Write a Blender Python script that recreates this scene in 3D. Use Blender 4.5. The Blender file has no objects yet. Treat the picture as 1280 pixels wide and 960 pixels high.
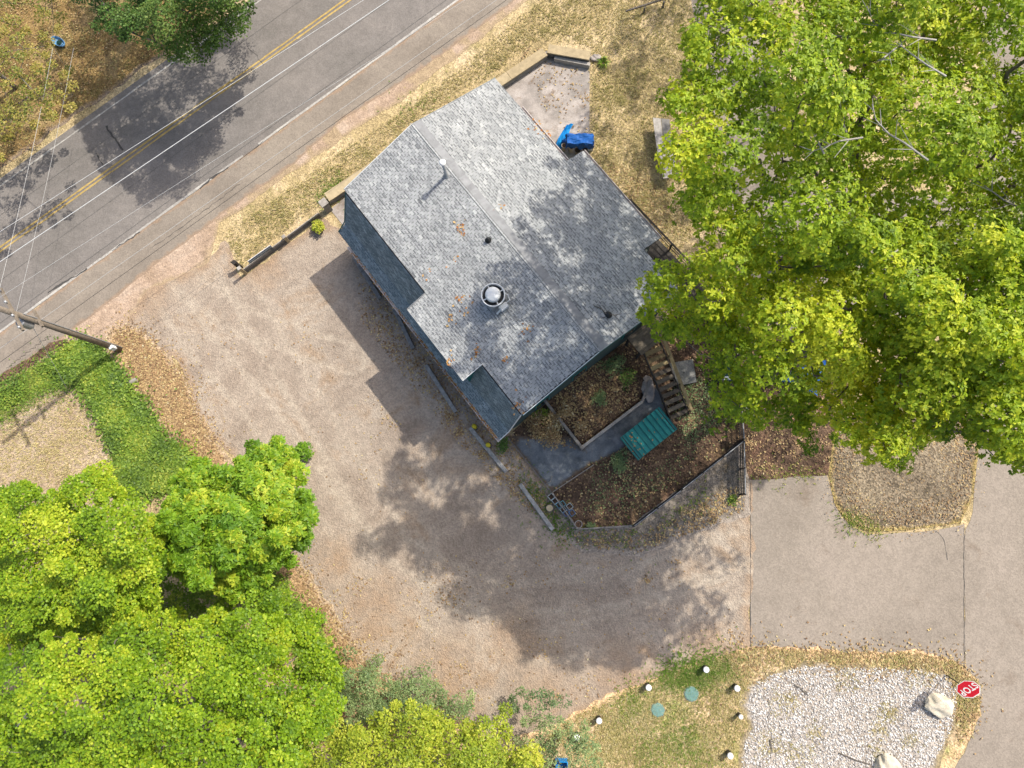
import bpy, bmesh, math, random
import numpy as np
from mathutils import Vector, Matrix
from mathutils.geometry import delaunay_2d_cdt
rng = np.random.default_rng(7); random.seed(7)
SC = bpy.context.scene
COL = SC.collection
R_ = math.radians

# ------------------------------------------------------------------ camera
FPX, HC = 880.0, 40.0                      # focal length in photo pixels, drone height in metres
NADIR = (695.0, 622.0)                     # where straight-down falls in the 1280x960 photo
_d = Vector(((NADIR[0]-640)/FPX, -(NADIR[1]-480)/FPX, -1)).normalized()
ROT = _d.rotation_difference(Vector((0, 0, -1))).to_matrix()
RN = np.array(ROT)
cd = bpy.data.cameras.new('drone_camera'); cam = bpy.data.objects.new('drone_camera', cd); COL.objects.link(cam)
cam.matrix_world = Matrix.Translation((0, 0, HC)) @ ROT.to_4x4()
cd.sensor_width = 36.0; cd.lens = FPX/1280*36.0; cd.clip_end = 3000; cd.clip_start = 0.5
SC.camera = cam
SC.render.resolution_x, SC.render.resolution_y = 1024, 768

# ------------------------------------------------------------------ sky and sun
HU = np.array([0.6189, -0.7855]); HV = np.array([0.7855, 0.6189])      # house axes on the ground
SH = -0.868*HV + 0.03*HU                                               # shadow offset per metre of height
SUN_EL = math.atan(1/np.linalg.norm(SH)); SUN_AZ = math.atan2(-SH[0], -SH[1])   # clockwise from +Y
w = bpy.data.worlds.new('World'); SC.world = w; w.use_nodes = True
nt = w.node_tree; bg = nt.nodes['Background']
sky = nt.nodes.new('ShaderNodeTexSky'); sky.sky_type = 'NISHITA'; sky.sun_disc = False
sky.sun_elevation = SUN_EL; sky.sun_rotation = SUN_AZ; sky.dust_density = 4.0; sky.ozone_density = 0.4; sky.altitude = 100
nt.links.new(sky.outputs[0], bg.inputs[0]); bg.inputs[1].default_value = 0.15
sd = bpy.data.lights.new('sun', 'SUN'); sd.energy = 3.4; sd.angle = R_(0.53); sd.color = (1, 0.94, 0.84)
sun = bpy.data.objects.new('sun', sd); COL.objects.link(sun); sun.location = (40, 40, 80)
sun.rotation_euler = Vector((SH[0], SH[1], -1)).to_track_quat('-Z', 'Y').to_euler()
SC.view_settings.view_transform = 'Standard'; SC.view_settings.look = 'None'
SC.view_settings.exposure = 0.75; SC.view_settings.gamma = 1.0

# ------------------------------------------------------------------ helpers
def P(px, py, z=0.0):
    """survey: world point at height z seen at a photo pixel"""
    r = RN @ np.array([(px-640)/FPX, (480-py)/FPX, -1.0])
    s = (HC-z)/-r[2]
    return Vector((r[0]*s, r[1]*s, z))
def PP(pts, z=0.0): return [P(x, y, z) for x, y in pts]
def PV(px, z):
    """vectorised P: px (n,2), z (n,)"""
    d = np.stack([(px[:, 0]-640)/FPX, (480-px[:, 1])/FPX, -np.ones(len(px))], 1) @ RN.T
    s = (HC-z)/-d[:, 2]
    o = d*s[:, None]; o[:, 2] = z
    return o
HO = np.array([-11.019, 15.946])
def HP(u, v, z): return Vector((HO[0]+HU[0]*u+HV[0]*v, HO[1]+HU[1]*u+HV[1]*v, z))
VU = Vector((HU[0], HU[1], 0)); VV = Vector((HV[0], HV[1], 0)); VZ = Vector((0, 0, 1))

def tag(o, label=None, cat=None, group=None, kind=None):
    if label: o['label'] = label
    if cat: o['category'] = cat
    if group: o['group'] = group
    if kind: o['kind'] = kind
    return o
def empty(name, loc, label, cat, group=None):
    o = bpy.data.objects.new(name, None); o.location = loc; o.empty_display_size = .2
    COL.objects.link(o); return tag(o, label, cat, group)
def link(name, me, m, parent=None):
    if m is not None: me.materials.append(m)
    o = bpy.data.objects.new(name, me); COL.objects.link(o)
    if parent is not None:
        o.parent = parent
        if parent.type == 'EMPTY': o.matrix_parent_inverse = Matrix.Translation(-parent.location)   # meshes are modelled in world metres
    return o
class MB:
    """collects shapes, then links them as one mesh object"""
    def __init__(s): s.v = []; s.f = []; s.t = []
    def add(s, vs, fs, tone=None):
        k = len(s.v); s.v += [tuple(p) for p in vs]; s.f += [tuple(i+k for i in f) for f in fs]
        s.t += [random.random() if tone is None else tone]*len(vs); return s
    def box(s, c, ax, ay, az, tone=None):
        """c centre, half-axis vectors"""
        c = Vector(c); V = [c+ax*i+ay*j+az*k for i in (-1, 1) for j in (-1, 1) for k in (-1, 1)]
        return s.add(V, [(0, 1, 3, 2), (4, 6, 7, 5), (0, 4, 5, 1), (2, 3, 7, 6), (0, 2, 6, 4), (1, 5, 7, 3)], tone)
    def bar(s, p, q, w, h, tone=None, up=VZ):
        """bar from p to q with width w and height h, centred on the line"""
        p = Vector(p); q = Vector(q); d = q-p; a = d/2
        side = d.cross(up)
        if side.length < 1e-6: side = Vector((1, 0, 0))
        side.normalize(); n = side.cross(d).normalized()
        return s.box((p+q)/2, a, side*w/2, n*h/2, tone)
    def bev(s, c, ax, ay, az, b=.02, tone=None):
        """box with chamfered top edges"""
        c = Vector(c); lx, ly, lz = ax.length, ay.length, az.length
        ix, iy = ax*(1-b/lx), ay*(1-b/ly)
        V = [c+ax*i+ay*j-az for i, j in ((-1, -1), (1, -1), (1, 1), (-1, 1))]
        V += [c+ax*i+ay*j+az*(1-2*b/(2*lz)) for i, j in ((-1, -1), (1, -1), (1, 1), (-1, 1))]
        V += [c+ix*i+iy*j+az for i, j in ((-1, -1), (1, -1), (1, 1), (-1, 1))]
        F = [(3, 2, 1, 0), (8, 9, 10, 11)]
        for k in (0, 4):
            for i in range(4): j = (i+1) % 4; F.append((k+i, k+j, k+4+j, k+4+i))
        return s.add(V, F, tone)
    def tube(s, pts, rad, n=8, tone=None, caps=True):
        pts = [Vector(p) for p in pts]; m = len(pts)
        if not hasattr(rad, '__len__'): rad = [rad]*m
        V = []; F = []; ref = None
        for i, p in enumerate(pts):
            d = (pts[min(i+1, m-1)]-pts[max(i-1, 0)]).normalized()
            a = d.cross(ref if ref is not None else (Vector((1, 0, 0)) if abs(d.z) > .7 else VZ))
            if a.length < 1e-5: a = d.cross(Vector((0, 1, 0)))
            a.normalize(); b = d.cross(a); ref = a.cross(d)
            ref = -b if ref.length < 1e-6 else ref
            for k in range(n):
                t = 2*math.pi*k/n; V.append(p+(a*math.cos(t)+b*math.sin(t))*rad[i])
        for i in range(m-1):
            for k in range(n):
                j = (k+1) % n; F.append((i*n+k, i*n+j, (i+1)*n+j, (i+1)*n+k))
        if caps: F.append(tuple(range(n))[::-1]); F.append(tuple((m-1)*n+k for k in range(n)))
        return s.add(V, F, tone)
    def lathe(s, c, prof, n=20, tone=None):
        """prof: (radius, height) list from bottom to top"""
        c = Vector(c); V = []; F = []
        for r, z in prof:
            for k in range(n):
                t = 2*math.pi*k/n; V.append(c+Vector((r*math.cos(t), r*math.sin(t), z)))
        m = len(prof)
        for i in range(m-1):
            for k in range(n):
                j = (k+1) % n; F.append((i*n+k, i*n+j, (i+1)*n+j, (i+1)*n+k))
        F.append(tuple(range(n))[::-1]); F.append(tuple((m-1)*n+k for k in range(n)))
        return s.add(V, F, tone)
    def prism(s, poly, z0, z1, tone=None):
        n = len(poly); V = [Vector((p[0], p[1], z0)) for p in poly]+[Vector((p[0], p[1], z1)) for p in poly]
        ar = sum(poly[i][0]*poly[(i+1) % n][1]-poly[(i+1) % n][0]*poly[i][1] for i in range(n))
        F = [tuple(range(n))[::-1], tuple(range(n, 2*n))]+[(i, (i+1) % n, n+(i+1) % n, n+i) for i in range(n)]
        if ar < 0: F = [f[::-1] for f in F]
        return s.add(V, F, tone)
    def build(s, name, m, parent=None, smooth=False):
        me = bpy.data.meshes.new(name); me.from_pydata(s.v, [], s.f)
        at = me.attributes.new('tone', 'FLOAT', 'POINT'); at.data.foreach_set('value', np.array(s.t, np.float32))
        if smooth: me.polygons.foreach_set('use_smooth', np.ones(len(me.polygons), bool))
        me.update(); return link(name, me, m, parent)
def np_mesh(name, V, F, tone, m, parent=None):
    """V (n,3), F (m,k) with constant k, tone per vertex"""
    me = bpy.data.meshes.new(name); nf, k = F.shape
    me.vertices.add(len(V)); me.vertices.foreach_set('co', V.astype(np.float32).ravel())
    me.loops.add(nf*k); me.loops.foreach_set('vertex_index', F.astype(np.int32).ravel())
    me.polygons.add(nf); me.polygons.foreach_set('loop_start', np.arange(0, nf*k, k, dtype=np.int32))
    me.update(calc_edges=True)
    at = me.attributes.new('tone', 'FLOAT', 'POINT'); at.data.foreach_set('value', tone.astype(np.float32))
    me.validate(); return link(name, me, m, parent)
def inpoly(p, poly):
    x, y = p[:, 0], p[:, 1]; c = np.zeros(len(p), bool); n = len(poly); j = n-1
    for i in range(n):
        xi, yi = poly[i][0], poly[i][1]; xj, yj = poly[j][0], poly[j][1]
        with np.errstate(divide='ignore', invalid='ignore'):
            c ^= ((yi > y) != (yj > y)) & (x < (xj-xi)*(y-yi)/(yj-yi+1e-12)+xi)
        j = i
    return c
def edist(p, poly):
    d = np.full(len(p), 1e9); n = len(poly)
    for i in range(n):
        a = np.array(poly[i][:2], float); b = np.array(poly[(i+1) % n][:2], float); ab = b-a
        t = np.clip(((p-a) @ ab)/max(ab @ ab, 1e-9), 0, 1); d = np.minimum(d, np.linalg.norm(p-(a+t[:, None]*ab), axis=1))
    return d
def feather(p, amt):
    return p+rng.normal(0, 1, p.shape)*amt*rng.random((len(p), 1))
def sample(poly, n):
    q = np.array([p[:2] for p in poly]); lo, hi = q.min(0), q.max(0); out = []; k = 0
    while k < n:
        p = rng.uniform(lo, hi, (max(n, 64), 2)); p = p[inpoly(p, poly)]; out.append(p); k += len(p)
        if not len(p): break
    return np.concatenate(out)[:n]

# ------------------------------------------------------------------ materials
def new_mat(name, rough=.9, spec=.3):
    m = bpy.data.materials.new(name); m.use_nodes = True; nt = m.node_tree; b = nt.nodes['Principled BSDF']
    b.inputs['Roughness'].default_value = rough; b.inputs['Specular IOR Level'].default_value = spec
    return m, nt, b
def nd(nt, t, ins={}, **kw):
    n = nt.nodes.new(t)
    for k, v in kw.items(): setattr(n, k, v)
    for k, v in ins.items():
        if isinstance(v, bpy.types.NodeSocket): nt.links.new(v, n.inputs[k])
        else: n.inputs[k].default_value = v
    return n
def ramp(nt, fac, stops):
    r = nt.nodes.new('ShaderNodeValToRGB'); e = r.color_ramp.elements
    while len(e) < len(stops): e.new(.5)
    for k, (p, c) in enumerate(stops): e[k].position = p; e[k].color = (*c, 1)
    nt.links.new(fac, r.inputs[0]); return r.outputs[0]
def noise(nt, co, sc, det=6, rough=.6, dist=0):
    return nd(nt, 'ShaderNodeTexNoise', {'Vector': co, 'Scale': sc, 'Detail': det, 'Roughness': rough, 'Distortion': dist}).outputs[0]
def mixc(nt, fac, a, b, mode='MIX'):
    n = nt.nodes.new('ShaderNodeMix'); n.data_type = 'RGBA'; n.blend_type = mode
    for s, v in ((n.inputs[0], fac), (n.inputs[6], a), (n.inputs[7], b)):
        if isinstance(v, bpy.types.NodeSocket): nt.links.new(v, s)
        else: s.default_value = v if not isinstance(v, tuple) else (*v, 1)
    return n.outputs[2]
def spread(cols, lo=.3, hi=.7):
    n = len(cols); return [(lo+(hi-lo)*i/(n-1), c) for i, c in enumerate(cols)]
def ground_mat(name, cols, big=.35, mid=3., grain=14., contrast=.35, edge=None, patch=None, bump=.35, rough=.95, gain=(.8, .8, .8), mot=.55, zones=False):
    """ground surface: broad mottling, medium blotches, stone-sized grain; edge colour blends in along the outline"""
    m, nt, b = new_mat(name, rough, .15); sc = lambda c: tuple(x*y for x, y in zip(c, gain)); cols = [sc(c) for c in cols]
    edge = sc(edge) if edge is not None else None; patch = (sc(patch[0]), *patch[1:]) if patch else None
    co = nd(nt, 'ShaderNodeNewGeometry').outputs['Position']
    c = ramp(nt, noise(nt, co, big, 7, .62, .4), spread(cols, .33, .67))
    if patch:
        pc, psc, lo, hi = patch
        f = ramp(nt, noise(nt, co, psc, 6, .7, .8), [(lo, (0, 0, 0)), (hi, (1, 1, 1))])
        c = mixc(nt, f, c, pc)
    if edge is not None:
        a = nd(nt, 'ShaderNodeAttribute', attribute_name='tone').outputs['Fac']
        s = nd(nt, 'ShaderNodeMath', {0: a, 1: noise(nt, co, 1.6, 6, .7)}, operation='ADD').outputs[0]
        f = ramp(nt, s, [(.62, (1, 1, 1)), (.98, (0, 0, 0))])
        c = mixc(nt, f, c, edge)
    if zones:                                                   # compacted wheel tracks and bare earth, from the sheet's own attributes
        n1 = noise(nt, co, 1.1, 5, .7)
        at = nd(nt, 'ShaderNodeAttribute', attribute_name='track').outputs['Fac']; f = nd(nt, 'ShaderNodeMath', {0: at, 1: n1}, operation='MULTIPLY').outputs[0]
        c = mixc(nt, ramp(nt, f, [(.2, (0, 0, 0)), (.6, (.75,)*3)]), c, sc((.53, .465, .4)))
        at = nd(nt, 'ShaderNodeAttribute', attribute_name='dirt').outputs['Fac']; f = nd(nt, 'ShaderNodeMath', {0: at, 1: n1}, operation='MULTIPLY').outputs[0]
        c = mixc(nt, ramp(nt, f, [(.16, (0, 0, 0)), (.55, (.8,)*3)]), c, sc((.4, .29, .21)))
    c = mixc(nt, mot, c, ramp(nt, noise(nt, co, mid, 5, .7), [(.25, (.55,)*3), (.75, (1.4,)*3)]), 'MULTIPLY')
    vor = nd(nt, 'ShaderNodeTexVoronoi', {'Vector': co, 'Scale': grain})
    g = nd(nt, 'ShaderNodeSeparateColor', {0: vor.outputs['Color']}).outputs[0]
    lo, hi = 1-contrast, 1+contrast
    c = mixc(nt, 1., c, ramp(nt, g, [(0, (lo,)*3), (.5, (1, 1, 1)), (1, (hi,)*3)]), 'MULTIPLY')
    nt.links.new(c, b.inputs['Base Color'])
    hgt = nd(nt, 'ShaderNodeMath', {0: vor.outputs['Distance'], 1: noise(nt, co, mid*3, 4)}, operation='ADD').outputs[0]
    bp = nd(nt, 'ShaderNodeBump', {'Strength': bump, 'Distance': .05, 'Height': hgt})
    nt.links.new(bp.outputs[0], b.inputs['Normal']); return m
def tone_mat(name, stops, rough=.8, spec=.25, nscale=6., namt=.35, bump=.15, metal=0., trans=0., gain=.8):
    """colour per piece from its 'tone' value, with wear noise"""
    stops = [(p, tuple(x*gain for x in c)) for p, c in stops]; m, nt, b = new_mat(name, rough, spec); b.inputs['Metallic'].default_value = metal
    co = nd(nt, 'ShaderNodeNewGeometry').outputs['Position']
    a = nd(nt, 'ShaderNodeAttribute', attribute_name='tone').outputs['Fac']
    c = ramp(nt, a, stops if len(stops) > 1 else [(0, stops[0][1]), (1, stops[0][1])])
    if namt:
        n1 = noise(nt, co, nscale, 6, .65, .3)
        c = mixc(nt, 1., c, ramp(nt, n1, [(.25, (1-namt,)*3), (.75, (1+namt,)*3)]), 'MULTIPLY')
        if bump:
            bp = nd(nt, 'ShaderNodeBump', {'Strength': bump, 'Distance': .02, 'Height': noise(nt, co, nscale*5, 4)})
            nt.links.new(bp.outputs[0], b.inputs['Normal'])
    nt.links.new(c, b.inputs['Base Color'])
    if trans:
        t = nd(nt, 'ShaderNodeBsdfTranslucent'); br = mixc(nt, 1., c, (1.35, 1.3, .55), 'MULTIPLY'); nt.links.new(br, t.inputs[0])
        mx = nd(nt, 'ShaderNodeMixShader', {0: trans, 1: b.outputs[0], 2: t.outputs[0]})
        nt.links.new(mx.outputs[0], nt.nodes['Material Output'].inputs[0])
    return m
def plain(name, c, c2=None, **k):
    c2 = c2 or tuple(x*1.25 for x in c); return tone_mat(name, [(0, c), (1, c2)], **k)
M = {}
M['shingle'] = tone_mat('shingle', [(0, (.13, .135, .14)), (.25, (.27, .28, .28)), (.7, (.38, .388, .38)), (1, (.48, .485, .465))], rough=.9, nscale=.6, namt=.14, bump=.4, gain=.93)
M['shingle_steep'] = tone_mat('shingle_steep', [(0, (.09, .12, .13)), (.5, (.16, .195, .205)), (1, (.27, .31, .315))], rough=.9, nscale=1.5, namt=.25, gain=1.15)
M['roof_deck'] = plain('roof_deck', (.05, .052, .055), namt=.3)
M['ridge'] = plain('ridge', (.30, .31, .315), (.4, .41, .41), nscale=3)
M['ridge_dark'] = plain('ridge_dark', (.24, .245, .25), (.29, .295, .3), nscale=2, namt=.25)
M['wall'] = plain('wall', (.045, .07, .065), (.06, .09, .085), nscale=2)
M['teal_trim'] = plain('teal_trim', (.015, .13, .12), (.02, .16, .15), rough=.6)
M['white_metal'] = plain('white_metal', (.72, .74, .74), (.8, .81, .8), rough=.45, namt=.12)
M['gutter'] = plain('gutter', (.62, .55, .5), (.7, .64, .6), rough=.5, namt=.2)
M['dark_metal'] = plain('dark_metal', (.02, .021, .022), (.035, .036, .036), rough=.5, namt=.2)
M['grey_metal'] = plain('grey_metal', (.3, .31, .32), (.38, .39, .4), rough=.45, metal=.4, namt=.2)
M['glass'] = plain('glass', (.03, .04, .05), rough=.08, spec=.6, namt=0)
M['tan_timber'] = tone_mat('tan_timber', [(0, (.37, .29, .17)), (1, (.5, .41, .26))], nscale=3, namt=.3, bump=.3)
M['old_timber'] = tone_mat('old_timber', [(0, (.13, .12, .11)), (1, (.26, .245, .225))], nscale=5, namt=.4, bump=.4)
M['stop_timber'] = tone_mat('stop_timber', [(0, (.22, .21, .2)), (1, (.36, .35, .33))], nscale=5, namt=.5, bump=.4)
M['pale_timber'] = tone_mat('pale_timber', [(0, (.25, .22, .19)), (1, (.42, .39, .35))], nscale=5, namt=.35, bump=.4)
M['stair_timber'] = tone_mat('stair_timber', [(0, (.2, .15, .075)), (1, (.36, .28, .14))], nscale=5, namt=.4, bump=.3)
M['brown_timber'] = tone_mat('brown_timber', [(0, (.1, .08, .06)), (1, (.18, .15, .11))], nscale=5, namt=.4, bump=.4)
M['dark_timber'] = tone_mat('dark_timber', [(0, (.035, .03, .027)), (1, (.075, .065, .055))], nscale=6, namt=.4)
M['concrete'] = ground_mat('concrete', [(.3, .28, .26), (.46, .42, .39), (.56, .52, .49)], big=.7, mid=2., grain=30, contrast=.12, patch=((.22, .15, .09), 1.3, .55, .75), bump=.1, gain=(.66, .64, .62))
M['slab'] = ground_mat('slab', [(.13, .13, .12), (.2, .2, .185), (.26, .25, .23)], big=1.5, mid=5., grain=30, contrast=.2, bump=.2)
M['slate_walk'] = ground_mat('slate_walk', [(.09, .105, .12), (.15, .17, .19), (.25, .265, .28)], big=.8, mid=2.5, grain=26, contrast=.14, patch=((.17, .13, .09), 1.1, .58, .75), edge=(.13, .1, .075), bump=.12, gain=(.9, .88, .86))
M['asphalt_road'] = ground_mat('asphalt_road', [(.235, .225, .215), (.285, .27, .26), (.33, .31, .295)], big=.25, mid=1.6, grain=16, contrast=.12, patch=((.26, .245, .235), .5, .5, .75), bump=.1, mot=.3, gain=(.6, .575, .545))
M['shoulder'] = ground_mat('shoulder', [(.33, .29, .255), (.39, .345, .305), (.44, .39, .34)], big=.3, mid=2., grain=16, contrast=.12, edge=(.45, .34, .26), bump=.1, mot=.3, gain=(.55, .53, .49))
M['asphalt_drive'] = ground_mat('asphalt_drive', [(.34, .305, .27), (.395, .355, .315), (.43, .385, .345)], big=.18, mid=1.6, grain=15, contrast=.13, patch=((.3, .25, .21), .4, .58, .75), bump=.1, mot=.25, gain=(.6, .57, .525))
M['gravel'] = ground_mat('gravel', [(.33, .27, .23), (.43, .365, .315), (.5, .435, .38)], big=.3, mid=2.2, grain=13, contrast=.15, zones=True, edge=(.42, .32, .245), patch=((.37, .265, .185), .3, .53, .72), bump=.5, mot=.4, gain=(.685, .665, .61))
M['verge'] = ground_mat('verge', [(.36, .26, .18), (.46, .34, .25), (.5, .39, .3)], big=.5, mid=2.5, grain=15, contrast=.2, edge=(.4, .3, .19), bump=.3, gain=(.76, .76, .76))
M['dry_ground'] = ground_mat('dry_ground', [(.23, .185, .085), (.335, .27, .135), (.42, .345, .2)], big=.3, mid=2.5, grain=12, contrast=.33, patch=((.19, .165, .065), .6, .5, .72), bump=.5, gain=(1.15, 1.1, 1.2))
M['bank'] = ground_mat('bank', [(.2, .13, .055), (.34, .225, .09), (.45, .33, .17)], big=.35, mid=2.2, grain=12, contrast=.35, patch=((.17, .15, .05), .6, .52, .7), edge=(.33, .25, .18), bump=.5, gain=(.62, .62, .62))
M['lawn'] = ground_mat('lawn', [(.2, .2, .06), (.35, .28, .14), (.46, .36, .22)], big=.5, mid=2.2, grain=13, contrast=.4, patch=((.15, .22, .045), .55, .54, .7), edge=(.46, .33, .17), bump=.5, gain=(1.12, 1.05, 1.15))
M['meadow'] = ground_mat('meadow', [(.36, .27, .16), (.43, .34, .215), (.5, .4, .27)], big=.4, mid=3., grain=13, contrast=.25, edge=(.24, .23, .09), bump=.5, gain=(.8, .79, .88))
M['litter_soil'] = ground_mat('litter_soil', [(.33, .2, .11), (.42, .28, .15), (.5, .36, .2)], big=.6, mid=3., grain=12, contrast=.35, edge=(.44, .33, .22), bump=.5)
M['garden_soil'] = ground_mat('garden_soil', [(.09, .06, .042), (.15, .1, .068), (.22, .15, .09)], big=.6, mid=2.5, grain=12, contrast=.5, patch=((.19, .11, .075), .5, .52, .7), bump=.6, gain=(.68, .66, .64))
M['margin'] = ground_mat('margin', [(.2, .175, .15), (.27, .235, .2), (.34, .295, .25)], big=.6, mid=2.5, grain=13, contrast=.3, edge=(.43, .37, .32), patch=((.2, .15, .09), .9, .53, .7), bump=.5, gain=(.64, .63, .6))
M['mulch'] = ground_mat('mulch', [(.2, .16, .125), (.28, .225, .175), (.36, .29, .22)], big=.5, mid=3., grain=12, contrast=.5, edge=(.42, .32, .14), bump=.6, gain=(.62, .62, .55))
M['white_gravel'] = ground_mat('white_gravel', [(.42, .37, .32), (.52, .47, .42), (.56, .52, .48)], big=.6, mid=3., grain=11, contrast=.35, edge=(.4, .33, .2), bump=.5, gain=(.6, .58, .55))
M['stone_white'] = tone_mat('stone_white', [(0, (.22, .2, .18)), (.3, (.48, .45, .42)), (.6, (.66, .63, .59)), (1, (.84, .82, .78))], namt=.1, bump=0, gain=.78)
M['boulder'] = tone_mat('boulder', [(0, (.6, .53, .4)), (1, (.68, .61, .48))], nscale=2.5, namt=.35, bump=.5)
M['paint_white'] = plain('paint_white', (.55, .53, .5), (.66, .64, .6), nscale=3, namt=.35)
M['paint_yellow'] = plain('paint_yellow', (.4, .28, .09), (.46, .33, .12), nscale=3, namt=.4)
M['paint_worn'] = plain('paint_worn', (.36, .34, .31), (.46, .44, .4), nscale=5, namt=.4)
M['seam'] = plain('seam', (.12, .115, .108), (.15, .145, .135), nscale=2, namt=.4)
M['crack'] = plain('crack', (.05, .048, .046), (.08, .075, .07))
M['leaf_litter'] = tone_mat('leaf_litter', [(0, (.13, .08, .05)), (.3, (.27, .17, .09)), (.6, (.4, .28, .14)), (.85, (.5, .39, .18)), (1, (.55, .5, .34))], namt=.15, bump=0, trans=.15, gain=.95)
M['leaf_orange'] = tone_mat('leaf_orange', [(0, (.3, .12, .04)), (.5, (.5, .24, .07)), (1, (.55, .38, .16))], namt=.1, bump=0)
M['grass_dry'] = tone_mat('grass_dry', [(0, (.2, .2, .06)), (.35, (.34, .3, .12)), (.7, (.46, .39, .2)), (1, (.56, .49, .31))], namt=.12, bump=0, trans=.2, gain=1.08)
M['grass_green'] = tone_mat('grass_green', [(0, (.07, .14, .02)), (.6, (.16, .25, .04)), (1, (.36, .33, .1))], namt=.12, bump=0, trans=.25, gain=1.1)
M['bark'] = tone_mat('bark', [(0, (.1, .085, .07)), (1, (.2, .18, .155))], nscale=8, namt=.45, bump=.5)
M['twig'] = tone_mat('twig', [(0, (.27, .25, .22)), (1, (.45, .43, .39))], nscale=8, namt=.2, bump=.2)
M['pole_wood'] = tone_mat('pole_wood', [(0, (.17, .14, .11)), (1, (.25, .21, .16))], nscale=6, namt=.4, bump=.3)
def leafm(n, a, b, c, tr=.35): return tone_mat(n, [(0, a), (.55, b), (1, c)], rough=.55, spec=.35, nscale=.5, namt=.12, bump=0, trans=tr, gain=1.)
M['leaf_oak'] = leafm('leaf_oak', (.1, .18, .01), (.265, .375, .012), (.5, .53, .03), .4)
M['leaf_maple'] = leafm('leaf_maple', (.07, .145, .008), (.19, .305, .008), (.4, .455, .03), .28)
M['leaf_chestnut'] = leafm('leaf_chestnut', (.07, .16, .01), (.17, .3, .012), (.38, .43, .03), .28)
M['leaf_dark'] = leafm('leaf_dark', (.045, .1, .018), (.085, .165, .026), (.18, .24, .05), .3)
M['leaf_olive'] = leafm('leaf_olive', (.07, .1, .02), (.14, .18, .03), (.34, .28, .07), .3)
M['leaf_yellow'] = leafm('leaf_yellow', (.14, .21, .02), (.3, .37, .028), (.5, .5, .065))
M['leaf_blue'] = leafm('leaf_blue', (.09, .15, .06), (.17, .24, .09), (.28, .34, .14), .25)
M['leaf_ivy'] = leafm('leaf_ivy', (.07, .13, .022), (.17, .27, .03), (.36, .4, .06), .3)
M['teal_metal'] = tone_mat('teal_metal', [(0, (.012, .2, .18)), (1, (.02, .27, .24))], rough=.45, spec=.4, nscale=2, namt=.2, bump=.05, gain=.85)
M['tarp'] = tone_mat('tarp', [(0, (.006, .075, .3)), (1, (.01, .11, .4))], rough=.65, spec=.25, nscale=3, namt=.2, bump=.25)
M['tarp_light'] = plain('tarp_light', (.015, .25, .62), rough=.4, namt=.2)
M['clay'] = tone_mat('clay', [(0, (.2, .13, .05)), (.5, (.3, .2, .12)), (1, (.45, .4, .34))], namt=.3)
M['planter_teal'] = tone_mat('planter_teal', [(0, (.5, .52, .5)), (.5, (.16, .38, .42)), (1, (.12, .2, .4))], namt=.3)
M['red_sign'] = plain('red_sign', (.55, .012, .03), (.58, .014, .034), rough=.4, namt=.06, bump=0)
M['white_sign'] = plain('white_sign', (.78, .78, .78), (.8, .8, .8), rough=.4, namt=.04, bump=0)
M['lid'] = plain('lid', (.13, .25, .22), (.16, .29, .26), rough=.6, namt=.2)
M['yellow'] = plain('yellow', (.55, .46, .02), (.6, .5, .03), rough=.5, namt=.15)
M['slate_board'] = plain('slate_board', (.1, .115, .12), (.13, .145, .15), rough=.6, namt=.25)
M['bin_green'] = plain('bin_green', (.01, .045, .04), rough=.5)
M['blue_tub'] = tone_mat('blue_tub', [(0, (.1, .25, .45)), (1, (.2, .4, .6))], namt=.3, nscale=5)
M['cable_pale'] = plain('cable_pale', (.55, .56, .55), namt=0)
M['cable_grey'] = plain('cable_grey', (.4, .4, .39), namt=0)
M['cable_dark'] = plain('cable_dark', (.06, .055, .05), namt=0)

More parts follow.
